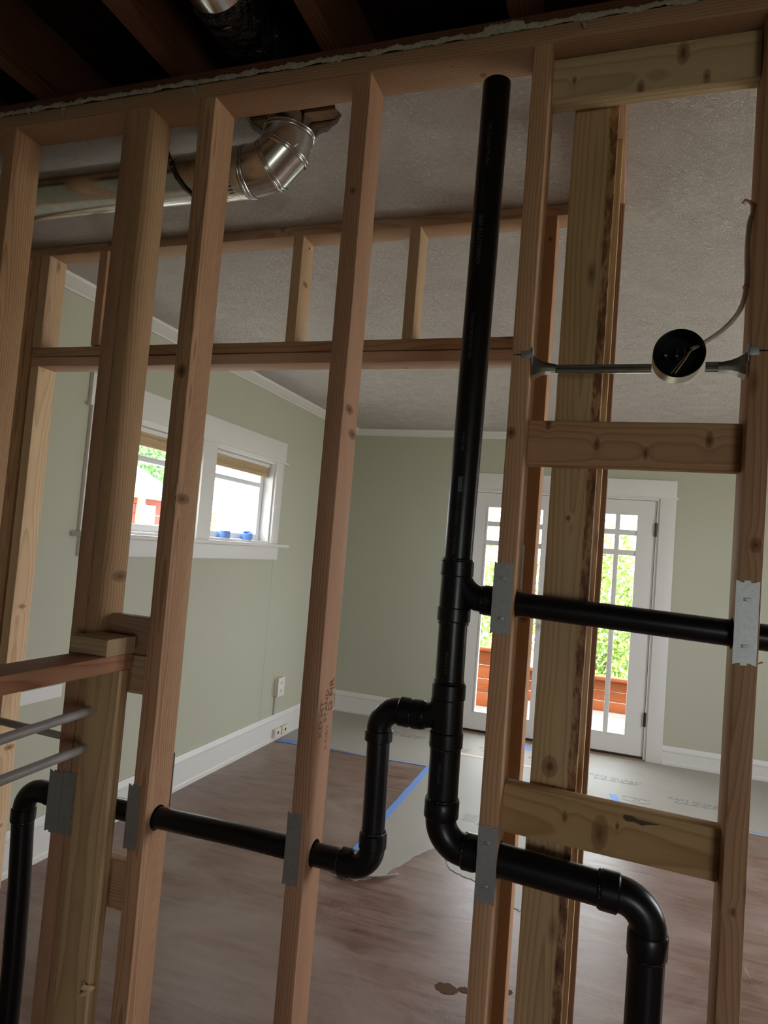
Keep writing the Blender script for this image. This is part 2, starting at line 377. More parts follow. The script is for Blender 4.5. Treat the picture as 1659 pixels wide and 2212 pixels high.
# the plastered ceiling beyond the stud wall, with the torn hole round the duct
hole = [(-.975, 1.485), (-.985, 1.54), (-.965, 1.60), (-.93, 1.635), (-.88, 1.645), (-.84, 1.622), (-.812, 1.598), (-.785, 1.592), (-.768, 1.575), (-.748, 1.566), (-.735, 1.55), (-.722, 1.535), (-.728, 1.505), (-.72, 1.478), (-.80, 1.468), (-.9, 1.455)]
bm = bmesh.new(); cl = Vector((0, 3.6, ZC))
outer = [bm.verts.new(Vector(p) - cl) for p in ((XL, 1.44, ZC), (XR, 1.44, ZC), (XR, YR, ZC), (XL, YR, ZC))]
inner = [bm.verts.new(Vector((x, y, ZC)) - cl) for x, y in hole]
oe = [bm.edges.new((outer[k], outer[(k + 1) % 4])) for k in range(4)]; ie = [bm.edges.new((inner[k], inner[(k + 1) % len(inner)])) for k in range(len(inner))]
bmesh.ops.triangle_fill(bm, edges=oe + ie, use_beauty=True)
g = bmesh.ops.extrude_face_region(bm, geom=list(bm.faces)); bmesh.ops.translate(bm, verts=[q for q in g['geom'] if isinstance(q, bmesh.types.BMVert)], vec=(0, 0, .016))
label(obj('ceiling', bm, ceil_m, cl), 'off-white skip-trowel textured ceiling', kind=S_)
for k, y in enumerate((1.50, 1.552, 1.604)): # laths seen through the hole
    bx('lath', (-1.03, -.68, y - .019, y + .019, 1.108, 1.116), W['lath'], bpy.data.objects['ceiling'], grain=0)
rb = empty('roof_boarding', (0, 2, 1.30), 'dark old sheathing boards above the open joists', None, kind=S_)
y = YN - .15; k = 0
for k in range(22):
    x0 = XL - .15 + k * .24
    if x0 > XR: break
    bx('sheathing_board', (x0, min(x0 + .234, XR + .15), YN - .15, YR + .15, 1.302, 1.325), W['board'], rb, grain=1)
boxes('roof_skin', [(XL - .3, XR + .3, YN - 1.3, YR + .35, 1.326, 1.36)], flat('roofing_felt', (.05, .05, .05), .9), rb)  # near overhang lengthened to keep sun out of the added opening

# crown and baseboards
def crownprof(sx): return [(0, ZC), (.072 * sx, ZC), (.066 * sx, ZC - .012), (.03 * sx, ZC - .034), (.012 * sx, ZC - .044), (.012 * sx, ZC - .052), (0, ZC - .052)]
label(pris('trim_1', [(XL + u, z) for u, z in crownprof(1)], 1, 1.44, YR, white), 'white crown moulding along the left wall', kind=S_)
label(pris('trim_2', [(YR + u, z) for u, z in crownprof(-1)], 0, XL, XR, white), 'white crown moulding along the rear wall', kind=S_)
def baseprof(p, s, top): return [(p, ZF), (p + s * .024, ZF), (p + s * .024, ZF + .022), (p + s * .018, ZF + .03), (p + s * .018, top - .045), (p + s * .023, top - .04), (p + s * .023, top - .028), (p + s * .014, top - .008), (p + s * .010, top), (p, top)]
label(pris('baseboard_left', baseprof(XL, 1, -1.332), 1, YN, YR, white), 'tall white baseboard along the left wall', kind=S_)
label(pris('baseboard_rear', baseprof(YR, -1, -1.345), 0, XL + .024, -1.352, white), 'tall white baseboard left of the patio doors', kind=S_)
label(pris('baseboard_right', baseprof(YR, -1, -1.383), 0, .452, XR, white), 'tall white baseboard right of the patio doors', kind=S_)
label(bx('trim_3', (XL, XL + .02, 2.28, 2.56, -.80, -.742), white), 'short piece of white rail on the wall below the window', kind=S_)
label(bx('trim_4', (XL, XL + .0012, 4.543, 4.549, -1.33, -.155), sage), 'thin painted seam in the wall under the window', kind=S_)

# ------------------------------------------------------------------ left windows
def window(name, y0, y1, lab):
    z0, z1 = -.035, .56; e = empty(name, (XL, (y0 + y1) / 2, z0), lab, None, kind=S_)
    xo = XL - .15
    boxes('jamb', [(xo, XL, y0, y0 + .018, z0, z1), (xo, XL, y1 - .018, y1, z0, z1), (xo, XL, y0 + .018, y1 - .018, z1 - .018, z1), (xo, XL - .005, y0 + .018, y1 - .018, z0, z0 + .014)], white, e)
    a, b = y0 + .02, y1 - .02; c, d = z0 + .016, z1 - .02; X0, X1 = XL - .12, XL - .075
    boxes('window_frame', [(X0, X1, a, a + .045, c, d), (X0, X1, b - .045, b, c, d), (X0, X1, a + .045, b - .045, c, c + .04), (X0, X1, a + .045, b - .045, d - .04, d)], vinyl, e, bev=.003)
    zz = .378
    boxes('sash', [(X0 + .008, X1 + .008, a + .046, b - .046, zz - .016, zz + .016)], vinyl, e, bev=.003)
    bx('pane', (X0 + .02, X0 + .024, a + .044, b - .044, zz + .014, d - .038), glass_m, e)
    bx('pane', (X0 + .012, X0 + .016, a + .044, b - .044, c + .038, zz - .014), glass_m, e)
    return e
w1 = window('window_1', 2.67, 3.51, 'left half of the twin window, trees and a red house outside')
w2 = window('window_2', 3.65, 4.45, 'right half of the twin window, glaring white outside')
ct = empty('trim_5', (XL, 3.56, -.15), 'white painted casing round the twin window', None, kind=S_)
def cas(n, b, bev=.002): return bx(n, b, white, ct, bev)
cas('casing_board', (XL, XL + .02, 2.57, 2.672, -.035, .56)); cas('casing_board', (XL, XL + .02, 3.508, 3.652, -.035, .56)); cas('casing_board', (XL, XL + .02, 4.448, 4.555, -.035, .56))
cas('head_board', (XL, XL + .022, 2.555, 4.575, .572, .716)); cas('head_fillet', (XL, XL + .036, 2.54, 4.602, .558, .572))
cas('stool', (XL - .02, XL + .058, 2.535, 4.675, -.060, -.036), .006); cas('apron', (XL, XL + .018, 2.58, 4.575, -.152, -.060))
def shade(y0, y1, lab):
    e = empty('window_shade', (XL - .05, (y0 + y1) / 2, .46), lab, 'shade', 'woven shades in the twin window')
    bx('head_rail', (XL - .07, XL - .03, y0, y1, .515, .54), white, e, .003)
    for k in range(5):
        tub('fold', [(XL - .05, y0 + .005, .512 - k * .013), (XL - .05, y1 - .005, .512 - k * .013)], [.012 - k * .0008] * 2, shade_m, e, seg=10)
    for ch in e.children:
        if ch.name.startswith('fold'): set_grain(ch.data, 1)
    bx('bottom_bar', (XL - .065, XL - .038, y0 + .004, y1 - .004, .442, .458), shade_m, e, .004, grain=1)
shade(2.69, 3.49, 'tan woven shade rolled up in the left window, partly behind a stud'); shade(3.67, 4.43, 'tan woven shade rolled up in the right window')
def taperoll(c, tilt, lab):
    bm = bmesh.new()
    R1, R0, hh = .036, .026, .024; n = 28; rings = []
    for r, z in ((R1, -hh), (R1, hh), (R0, hh), (R0, -hh)):
        rings.append([bm.verts.new((r * math.cos(6.28318 * k / n), r * math.sin(6.28318 * k / n), z)) for k in range(n)])
    for a in range(4):
        for k in range(n): bm.faces.new((rings[a][k], rings[a][(k + 1) % n], rings[(a + 1) % 4][(k + 1) % n], rings[(a + 1) % 4][k]))
    o = obj('tape_roll', bm, tape_m, c, smooth=True); o.rotation_euler = tilt
    label(o, lab, 'tape', "rolls of painter's tape on the window sill")
taperoll((XL - .03, 3.90, .004), (0, 0, 0), "roll of blue painter's tape lying flat on the window sill")
taperoll((XL - .03, 4.19, .007), (.35, .1, 0), "roll of blue painter's tape tipped up at the right end of the window sill")

# ------------------------------------------------------------------ patio doors
dt = empty('trim_6', (-.45, YR, ZF), 'white casing and flat head board round the patio doors', None, kind=S_)
for b in ((.333, .452, YR - .02, YR, ZF, .575), (-1.354, -1.235, YR - .02, YR, ZF, .575)): bx('casing_board', b, white, dt, .002)
bx('head_board', (-1.354, .452, YR - .024, YR, .588, .727), white, dt, .002); bx('head_fillet', (-1.37, .468, YR - .036, YR, .575, .588), white, dt, .003)
boxes('door_jamb', [(.312, .335, YR - .005, YR + .15, ZF, .575), (-1.237, -1.214, YR - .005, YR + .15, ZF, .575), (-1.214, .312, YR - .005, YR + .15, .560, .575), (.298, .312, YR + .060, YR + .15, ZF, .56), (-1.214, -1.20, YR + .060, YR + .15, ZF, .56), (-1.2, .298, YR + .060, YR + .15, .546, .56), (-.47, -.432, YR + .0575, YR + .075, ZF + .01, .546)], white, dt)  # inner stops added to block light leaking round the doors
def door(name, x0, x1, hinge_x, lab):
    e = empty(name, ((x0 + x1) / 2, YR + .02, ZF + .02), lab, None, kind=S_); Y0, Y1 = YR + .012, YR + .056
    gx0, gx1, gz0, gz1 = x0 + .144, x1 - .144, -1.350, .433
    boxes('door_frame', [(x0, gx0, Y0, Y1, -1.505, .557), (gx1, x1, Y0, Y1, -1.505, .557), (gx0, gx1, Y0, Y1, gz1, .557), (gx0, gx1, Y0, Y1, -1.505, gz0)], white, e)
    mw = .038; cw = (gx1 - gx0 - 2 * mw) / 3
    for k in (1, 2):
        xx = gx0 + k * cw + (k - 1) * mw; bx('muntin', (xx, xx + mw, Y0 + .004, Y1 - .004, gz0, gz1), white, e, .004)
    for za, zb in ((.265, .310), (.098, .143)): bx('muntin', (gx0, gx1, Y0 + .0035, Y1 - .0035, za, zb), white, e, .004)
    for k in range(3):
        xx = gx0 + k * (cw + mw)
        for za, zb in ((.310, gz1), (.143, .265), (gz0, .098)): bx('pane', (xx, xx + cw, Y0 + .02, Y0 + .024, za, zb), glass_m, e)
    boxes('glazing_bead', [(gx0 - .014, gx0, Y0 - .006, Y0, gz0 - .014, gz1 + .014), (gx1, gx1 + .014, Y0 - .006, Y0, gz0 - .014, gz1 + .014), (gx0, gx1, Y0 - .006, Y0, gz1, gz1 + .014), (gx0, gx1, Y0 - .006, Y0, gz0 - .014, gz0)], white, e)
    bx('door_sweep', (x0, x1, Y0 - .004, Y1, -1.523, -1.504), hinge_m, e, .003)
    bx('gap_dark_strip', (.3082, .3124, YR + .035, YR + .058, -1.50, .557) if x1 > 0 else (-.4535, -.4485, YR + .03, YR + .05, -1.50, .557), hinge_m, e)  # black strip added to keep the door gap dark and stop leaking light
    for zc in (.322, -.44, -1.207):
        h_ = tub('hinge', [(hinge_x, YR - .002, zc - .055), (hinge_x, YR - .002, zc + .055)], .0105, hinge_m, e, seg=12)
    return e
d1 = door('door_1', -1.211, -.453, -1.213, 'left white glazed patio door, mostly behind the black pipes')
d2 = door('door_2', -.449, .309, .3105, 'right white glazed patio door with black hinges')
tub('door_knob', [(-.505, YR + .01, -.55), (-.505, YR - .03, -.55), (-.505, YR - .04, -.55), (-.505, YR - .062, -.55)], [.012, .012, .027, .022], hinge_m, d1)
bx('threshold', (-1.214, .333, YR - .05, YR + .13, ZF, ZF + .008), sill_m, dt, .003)

# ------------------------------------------------------------------ electrical on the left wall
e = empty('wall_outlet', (XL, 4.785, -1.12), 'ivory duplex outlet box on the left wall above the baseboard', 'outlet')
bx('outlet_box', (XL, XL + .035, 4.738, 4.838, -1.19, -1.055), plastic_m, e, .004); bx('cover_plate', (XL + .035, XL + .039, 4.735, 4.841, -1.193, -1.052), white, e, .002)
for zc in (-1.092, -1.152):
    s = tub('socket', [(XL + .038, 4.788, zc), (XL + .042, 4.788, zc)], .017, plastic_m, e, 18)
    boxes('slot', [(XL + .042, XL + .0425, 4.779, 4.782, zc - .003, zc + .007), (XL + .042, XL + .0425, 4.793, 4.796, zc - .003, zc + .007)], dark_m, s)
label(bx('wall_raceway', (XL, XL + .014, 4.752, 4.772, -1.332, -1.191), sage), 'thin painted raceway running from the outlet down to the baseboard', 'conduit')
for k, (ya, yb, lab) in enumerate(((4.74, 4.835, 'left of the two ivory jack boxes on the baseboard'), (4.862, 4.955, 'right of the two ivory jack boxes on the baseboard'))):
    e = empty('jack_box', (XL + .018, (ya + yb) / 2, -1.50), lab, 'jack', 'jack boxes on the baseboard')
    bx('jack_housing', (XL + .018, XL + .046, ya, yb, -1.502, -1.436), plastic_m, e, .004)
    bx('jack_port', (XL + .046, XL + .047, (ya + yb) / 2 - .009, (ya + yb) / 2 + .009, -1.478, -1.458), dark_m, e)

# ------------------------------------------------------------------ floor protection, tape
pl = [(-2.355, 4.775), (-1.9, 4.83), (-1.5, 4.815), (-1.17, 4.845), (-1.150, 3.87), (-1.145, 3.2), (-1.134, 3.05)]
torn = [(-1.134, 3.05), (-1.08, 3.035), (-1.028, 3.043), (-.98, 3.09), (-.932, 3.159), (-.89, 3.28), (-.849, 3.424), (-.80, 3.53), (-.755, 3.60), (-.728, 3.50), (-.69, 3.42), (-.656, 3.362), (-.60, 3.33), (-.52, 3.305), (-.42, 3.22), (-.324, 3.143), (-.295, 3.128), (-.287, 3.19)]
for a, b in zip(torn, torn[1:]):
    for k in range(6):
        f = k / 6; pl.append((a[0] + (b[0] - a[0]) * f + random.uniform(-.004, .004), a[1] + (b[1] - a[1]) * f + random.uniform(-.006, .006)))
pl += [(-.285, 3.2), (-.283, 4.76), (-.067, 4.764), (.691, 4.70), (.964, 4.703), (XR - .02, 4.70), (XR - .02, YR - .03), (-2.355, YR - .03)]
bm = bmesh.new(); vs_ = [bm.verts.new((x + 1.0, y - 4.9, 0)) for x, y in pl]; es_ = [bm.edges.new((vs_[k], vs_[(k + 1) % len(vs_)])) for k in range(len(vs_))]
bmesh.ops.triangle_fill(bm, edges=es_, use_beauty=True)
g = bmesh.ops.extrude_face_region(bm, geom=list(bm.faces)); bmesh.ops.translate(bm, verts=[q for q in g['geom'] if isinstance(q, bmesh.types.BMVert)], vec=(0, 0, .0022))
fp = label(obj('floor_paper', bm, paper_m, (-1.0, 4.9, ZF + .0005)), 'pale grey floor protection sheet with a torn near edge, faint logos', 'floor sheet')
ZP = ZF + .0029
def ptext(s, size, cx, cy, rot=0, sy=1.0, name='print'):
    ca, sa = math.cos(rot), math.sin(rot)
    text_on(name, s, size, lambda c: (cx + c.x * ca - c.y * sy * sa, cy + c.x * sa + c.y * sy * ca, ZP + .0001 + c.z * .3), paper_print, (cx, cy, ZP), fp)
def swirl(cx, cy, L):
    bm = bmesh.new()
    for k in range(5):
        pts = [(cx - L / 2 + L * k / 5 + .03 * math.cos(a) + .012 * a, cy + .018 * math.sin(a * 1.3), ZP + .0002) for a in [j * .5 for j in range(11)]]
        tube(bm, pts, .0016, 4, True, (cx, cy, ZP), .1)
    obj('print', bm, paper_print, (cx, cy, ZP), fp)['kind'] = 'stuff'
for (cx, cy) in ((.10, 5.33), (-.36, 5.48), (-1.15, 5.42), (-1.55, 5.55), (.62, 5.10), (-.75, 5.52)):
    ptext('RAM', .062, cx - .115, cy + .009, -.08); ptext('GUARD', .062, cx + .075, cy - .006, -.08); swirl(cx, cy - .055, .3)
ptext('25', .055, .235, 4.93, -.05)
hx = [(.15, 4.975), (.32, 4.965), (.32, 4.90), (.235, 4.875), (.15, 4.905), (.15, 4.975)]
tub('print', [(x, y, ZP) for x, y in hx], .0014, paper_print, fp, seg=4)
for (cx, cy) in ((-.62, 4.45), (-.69, 4.05)): # printed tape-measure pictogram with ruled lines
    bm = bmesh.new()
    for k in range(7): box(bm, -.05, .03, -.055 + k * .018, -.052 + k * .018, 0, .0003)
    for b in ((.045, .048, -.07, .075), (.066, .069, -.07, .075), (.045, .069, .072, .075), (.03, .085, -.074, -.071)): box(bm, b[0], b[1], b[2], b[3], 0, .0003)
    obj('print', bm, paper_print, (cx, cy, ZP), fp)['kind'] = 'stuff'
def strip(name, a, b, wd, mat, lab, cat, group=None, z=ZP + .0002):
    a = Vector((*a, z)); b = Vector((*b, z)); d = (b - a).normalized(); n = Vector((-d.y, d.x, 0)) * wd / 2; bm = bmesh.new(); m = (a + b) / 2; N = max(2, int((b - a).length / .08))
    lo = []
    for k in range(N + 1):
        p = a.lerp(b, k / N) - m; j = random.uniform(-.0012, .0012)
        lo.append([bm.verts.new(p + n * 1 + n.normalized() * j), bm.verts.new(p - n + n.normalized() * j)])
    for p, q in zip(lo, lo[1:]): bm.faces.new((p[0], p[1], q[1], q[0]))
    g = bmesh.ops.extrude_face_region(bm, geom=list(bm.faces)); bmesh.ops.translate(bm, verts=[q for q in g['geom'] if isinstance(q, bmesh.types.BMVert)], vec=(0, 0, .0004))
    return label(obj(name, bm, mat, m), lab, cat, group)
TG = "painter's tape strips on the floor"
strip('tape_strip', (-1.155, 4.86), (-1.14, 3.06), .042, tape_m, 'long blue tape strip along the left edge of the floor sheet', 'tape', TG)
strip('tape_strip', (-2.33, 4.775), (-1.185, 4.838), .013, tape_m, 'thin blue tape line at the far left edge of the floor sheet', 'tape', TG)
strip('tape_strip', (-2.34, 4.80), (-2.12, 4.86), .07, tape_m, 'crumpled blue tape patch beside the left baseboard', 'tape', TG, z=ZP + .0009)
strip('tape_strip', (-.08, 4.763), (XR - .1, 4.70), .014, tape_m, 'thin blue tape line on the right edge of the floor sheet', 'tape', TG)
strip('tape_strip', (.088, 4.97), (.125, 4.71), .05, tape_m, 'short blue tape strip in the middle of the floor sheet, near the number 25', 'tape', TG, z=ZP + .0009)
strip('tape_strip', (-.61, 5.86), (-.56, 5.70), .05, tape_m, 'short blue tape strip just inside the patio doors', 'tape', TG, z=ZP + .0009)
strip('tape_strip', (-1.15, 5.285), (-.3, 5.25), .05, tan_m, 'tan masking tape joining two floor sheets before the doors', 'tape', TG, z=ZP + .0009)
# puddles left on the floor
pm = flat('spilled_primer', (.10, .045, .02), .03)
for (x, y, r, n, lab) in ((-.47, 2.47, .030, 9, 'larger amber puddle on the brown floor beside the pipe'), (-.41, 2.49, .016, 7, 'small amber puddle just right of the larger one'), (-.27, 2.55, .017, 8, 'clear wet ring on the floor between two studs')):
    bm = bmesh.new(); cc = [bm.verts.new((r * (1.3 + .5 * noise.noise((k, x * 9, 0))) * math.cos(6.2832 * k / 20), r * (1 + .5 * noise.noise((k, y * 7, 3))) * math.sin(6.2832 * k / 20), 0)) for k in range(20)]
    bm.faces.new(cc); g = bmesh.ops.extrude_face_region(bm, geom=list(bm.faces)); bmesh.ops.translate(bm, verts=[q for q in g['geom'] if isinstance(q, bmesh.types.BMVert)], vec=(0, 0, .0012))
    label(obj('puddle', bm, pm, (x, y, ZF + .0002), smooth=True), lab, 'puddle', 'wet spots on the floor')

# ------------------------------------------------------------------ front stud wall (front plane Y = 1.344)
Y0, Y1 = 1.344, 1.433; YP = 1.389; SG = 'studs of the near wall'
def stud(x0, x1, mat, lab, holes=(), z0=ZF + .038, z1=1.046, y0=Y0, y1=Y1, group=SG, bev=.0035):
    return lumber('stud', (x0, x1, y0, y1, z0, z1), 2, mat, lab, 'stud', group, holes=holes, bev=bev)
zl = lambda x: -.668 + (x + .97) * .012       # height of the left waste run
kx = lambda x: (x + 0) 
stud(-1.625, -1.587, wood('fir_stud_a', *FIR, knots=((.55, 0, -.04, .010), (-.1, .0, -.04, .008))), 'leftmost near stud, running up the left edge of the photo')
stud(-1.2345, -1.1945, W['fir2'], 'left stud of the doubled pair by the pony wall', holes=((( -1.21, YP, zl(-1.21)), 0, .0285),))
stud(-1.1915, -1.157, wood('fir_stud_c', (.52, .33, .18), (.30, .155, .07), knots=((.1, .018, .02, .012), (-.05, .018, -.02, .008))), 'right stud of the doubled pair by the pony wall, rough on its right edge', holes=(((-1.17, YP, zl(-1.17)), 0, .0285),))
stud(-1.011, -.969, wood('fir_stud_d', (.50, .295, .17), (.25, .115, .052), knots=((.6, .0, -.045, .014), (.3, .02, -.02, .012))), 'near stud just right of the doubled pair, two bolt holes at mid height', holes=(((-.99, YP, zl(-.99)), 0, .0285),))
sE = stud(-.612, -.5700, wood('fir_stud_e', (.48, .275, .17), (.24, .11, .055), ring=.005, knots=((.52, .02, -.01, .009), (.47, .02, .02, .009), (1.0, 0, -.045, .008))), 'near stud left of the tall black vent pipe, ink stamp on its side', holes=(((-.59, YP, -.663), 0, .0285),))
stud(-.2155, -.1780, wood('fir_stud_f', (.53, .32, .18), (.32, .15, .07), knots=((.47, -.01, -.045, .010), (-.35, .0, -.045, .007))), 'near stud just right of the tall black vent pipe, with two nail plates', holes=(((-.19, YP, -.089), 0, .0285), ((-.19, YP, -.5905), 0, .035)))
stud(.2095, .2475, wood('fir_stud_g', (.51, .30, .17), (.29, .13, .062), knots=((.28, .005, -.045, .012), (.17, .012, -.045, .012), (-.35, .0, -.045, .007))), 'near stud along the right edge of the photo', holes=(((.22, YP, -.104), 0, .0285),))
for x in (-2.04, .62, 1.03, 1.44, 1.85, 2.26): lumber('stud', (x, x + .038, Y0, Y1, ZF + .038, 1.046), 2, W['fir'], {-2.04: 'near wall stud between the left wall and the photo edge', .62: 'near wall stud, first to the right of the photo', 1.03: 'near wall stud, second to the right of the photo', 1.44: 'near wall stud, third to the right of the photo', 1.85: 'near wall stud, fourth to the right of the photo', 2.26: 'near wall stud, last before the right wall'}[x], 'stud', SG)
lumber('top_plate', (XL, XR, Y0, Y1, 1.046, 1.0845), 0, wood('plate_fir', (.44, .27, .16), (.25, .12, .06), knots=((-.5, -.02, .0, .008), (-.44, .02, -.01, .008))), 'lower top plate across the near stud wall, pinkish underside', 'plate')
lumber('top_plate', (XL, XR, Y0 + .009, Y1 + .004, 1.0865, 1.1235), 0, W['old'], 'upper, darker top plate under the joists', 'plate')
lumber('bottom_plate', (XL, XR, Y0, Y1, ZF, ZF + .038), 0, W['fir'], 'bottom plate of the near stud wall', 'plate', holes=(((-1.345, YP, ZF), 2, .030), ((.0985, YP, ZF), 2, .036)))
# ragged plaster left along the plate
bm = bmesh.new(); N = 900; rows = []
for k in range(N + 1):
    x = XL + (XR - XL) * k / N; lo = 1.0835 + .006 * noise.noise((x * 22, 0, 0)) + .004 * noise.noise((x * 150, 7, 0)) - .02 * max(0, noise.noise((x * 30, 5, 0)) - .45) * 2; hi = 1.0965 + .0075 * noise.noise((x * 28, 9, 0)) + .006 * noise.noise((x * 110, 2, 0)) + .003 * noise.noise((x * 310, 2, 0))
    d = .006 + .004 * noise.noise((x * 60, 4, 4))
    if abs(x + .28) < .04: hi += .008; d += .004
    rows.append([bm.verts.new((x, Y0 + .0091 - 0, hi)), bm.verts.new((x, Y0 - d * .6, hi - .003)), bm.verts.new((x, Y0 - d, (lo + hi) / 2)), bm.verts.new((x, Y0 - .001, lo))])
for a, b in zip(rows, rows[1:]):
    for k in range(3): bm.faces.new((a[k], a[k + 1], b[k + 1], b[k]))
label(obj('plaster_remnant', bm, plaster_m, (0, 0, 0), smooth='all'), 'ragged strip of old ceiling plaster stuck along the top plate', 'plaster')
for (x, z, h_) in ((-1.43, 1.078, .03), (-1.03, 1.07, .016), (-.12, 1.075, .012)):
    bm = bmesh.new(); tube(bm, [(0, 0, 0), (.002, -.002, -h_ * .5), (.003, 0, -h_)], [.006, .0045, .0025], 6, True, flatn=.4)
    label(obj('plaster_drip', bm, plaster_m, (x, Y0 - .002, z), smooth=True), 'plaster drip on the top plate %s' % ('near the left edge' if x < -1.3 else 'above the doubled studs' if x < -.5 else 'right of the tall vent pipe'), 'plaster', 'plaster drips')
# blocks between the last two studs
BG = 'blocking between the two right studs'
def block(b, mat, lab, tilt=0, group=BG):
    o = lumber('block', b, 0, mat, lab, 'blocking', group)
    if tilt: o.rotation_euler = (0, tilt, 0)
    return o
block((-.178, .2085, 1.385, 1.423, .947, 1.040), wood('block_top', (.50, .38, .22), (.33, .22, .11), ring=.012, knots=((.055, -.019, .022, .009), (-.15, -.019, -.005, .004), (-.02, -.019, -.04, .006), (.1, -.019, -.035, .006))), 'yellowish block tight under the top plate at the right')
block((-.178, .2085, 1.385, 1.423, .191, .281), wood('block_mid', (.50, .29, .16), (.31, .15, .07), ring=.008, knots=((.14, -.019, .012, .006), (-.06, -.019, .0, .005), (.03, -.019, -.016, .005), (-.155, -.019, .038, .005))), 'reddish block at the height of the door head, between the right studs')
bl = block((-.178, .2085, 1.385, 1.423, -.541, -.447), wood('block_low', (.54, .35, .16), (.34, .18, .07), ring=.011, knots=((-.01, -.019, -.01, .013), (-.075, -.019, .008, .005), (.02, -.019, .012, .003))), 'tilted golden block low between the right studs, with a gouge on top', tilt=.028)
bm = bmesh.new(); pr_ = [(0, 0), (.014, .001), (.024, -.003), (.062, -.004), (.04, -.009), (.033, -.0125), (.02, -.009), (.004, -.010), (-.001, -.006)]
prism(bm, pr_, 1, -.0206, -.0186); g_ = obj('gouge', bm, flat('gouge_bark', (.09, .055, .03), .9, nz=(90, .6)), (.030, 0, .036)); g_.parent = bl; g_.location = (.030, 0, .036)
LG = 'blocking beside the doubled studs'
block((-1.157, -1.011, 1.387, 1.425, -.303, -.214), wood('block_l1', (.42, .25, .15), (.26, .13, .07), ring=.005), 'upper of the two stacked blocks right of the doubled studs', group=LG)
block((-1.157, -1.011, 1.387, 1.425, -.396, -.3045), wood('block_l2', (.50, .34, .2), (.32, .19, .1), ring=.009), 'lower of the two stacked blocks right of the doubled studs', group=LG)
block((-1.157, -1.011, 1.387, 1.425, -.899, -.787), W['fir'], 'block near the floor right of the doubled studs', group=LG)

# nail plates
def nplate(x0, x1, z0, z1, lab, y=Y0, s=-1, rot=0):
    bm = bmesh.new(); w_ = (x1 - x0) / 2; h_ = (z1 - z0) / 2
    top = [(-w_, h_), (-w_ * .55, h_ - .004), (-w_ * .35, h_ - .004), (-w_ * .33, h_), (w_ * .2, h_), (w_ * .22, h_ - .004), (w_ * .5, h_ - .004), (w_, h_)]
    prof = top + [(x, -z) for x, z in reversed(top)]
    prism(bm, prof, 1, -.0008, .0008)
    o = obj('nail_plate', bm, plate_m, ((x0 + x1) / 2, y + s * .0012, (z0 + z1) / 2)); o.rotation_euler = (0, rot, 0)
    for zz in (-h_ * .55, h_ * .55):
        q = bmesh.new(); box(q, -.006, .006, -.0014, .0, -.003, .003, .001); c_ = obj('tooth_dimple', q, plate_m, (0, 0, 0), smooth=True); c_.parent = o; c_.location = (0, -.0002, zz)
    label(o, lab, 'nail plate', 'galvanized nail plates'); return o
nplate(-.2205, -.1830, -.150, -.009, 'bright nail plate on the stud right of the vent pipe, at the upper pipe')
nplate(.2065, .2440, -.154, -.006, 'bright nail plate on the stud at the right edge of the photo')
nplate(-.2145, -.1765, -.660, -.513, 'nail plate on the stud right of the vent pipe, at the lower pipe', rot=-.01)
nplate(-.6170, -.5830, -.719, -.568, 'nail plate low on the stud left of the vent pipe')
nplate(-1.0215, -.9880, -.733, -.585, 'nail plate low on the stud beside the doubled pair')
nplate(-1.2500, -1.2105, -.739, -.593, 'dark nail plate on the left stud of the doubled pair'); nplate(-1.2095, -1.1740, -.737, -.590, 'dark nail plate on the right stud of the doubled pair')
nplate(-.606, -.570, -.66, -.50, 'nail plate on the far side of the stud left of the vent pipe', y=Y1, s=1)
nplate(-.2120, -.1760, -.09, .03, 'nail plate on the far side of the stud right of the vent pipe', y=Y1, s=1)
nplate(-1.006, -.9680, -.66, -.53, 'nail plate on the far side of the stud beside the doubled pair', y=Y1, s=1)
# grade stamp on stud E (its right-hand face)
for k, (s, sz, yy, zz) in enumerate((('KD HT', .026, 1.366, -.375), ('STAND', .022, 1.388, -.35), ('D FIR', .030, 1.412, -.33), ('S-DRY', .020, 1.402, -.42))):
    text_on('ink_stamp', s, sz, (lambda yy, zz: (lambda c: (-.5688 + c.z, yy - c.y, zz + c.x)))(yy, zz), stamp_m, (-.5688, yy, zz), sE)

# ------------------------------------------------------------------ pony wall coming towards the camera
lumber('rail_plate', (-1.139, -1.05, -.9, 1.346, -.329, -.2915), 1, wood('rail_fir', (.46, .23, .13), (.26, .10, .045), ring=.007), 'top plate of the pony wall running in from the left edge', 'plate')
lumber('block', (-1.150, -1.05, 1.257, 1.352, -.2912, -.2535), 0, wood('block_cut', (.50, .36, .21), (.34, .22, .12), ring=.005), 'short rough-cut block lying on the end of the pony wall plate', 'blocking')
lumber('pony_stud', (-1.139, -1.05, 1.306, 1.343, ZF + .038, -.329), 2, wood('pony_spruce', (.50, .35, .185), (.30, .175, .08), ring=.012, knots=((-.30, .030, .018, .013), (.05, -.01, .018, .007), (-.28, .0, -.019, .006))), 'pale end stud of the pony wall, in front of the doubled pair', 'stud')
for y in (.9, .49, .08, -.33, -.74): lumber('pony_stud', (-1.139, -1.05, y, y + .038, ZF + .038, -.329), 2, W['fir'], {.9: 'second', .49: 'third', .08: 'fourth', -.33: 'fifth', -.74: 'sixth'}[y] + ' stud of the pony wall, counted from the near wall', 'stud')
lumber('bottom_plate', (-1.139, -1.05, -.9, 1.3435, ZF, ZF + .038), 1, W['fir'], 'bottom plate of the pony wall', 'plate')
label(bx('gap_shadow', (-1.1565, -1.1400, 1.338, 1.3435, -.66, -.36), dark_m), 'dark strip standing in for the shadow in the gap behind the pony wall stud', 'painted shadow')  # dark strip put in for the shadow of the slit beside the stud
PG = 'white water tubes at the left'
tub_ = lambda pts, r, mat, lab, cat, grp, nm: label(tub(nm, pts, r, mat), lab, cat, grp)
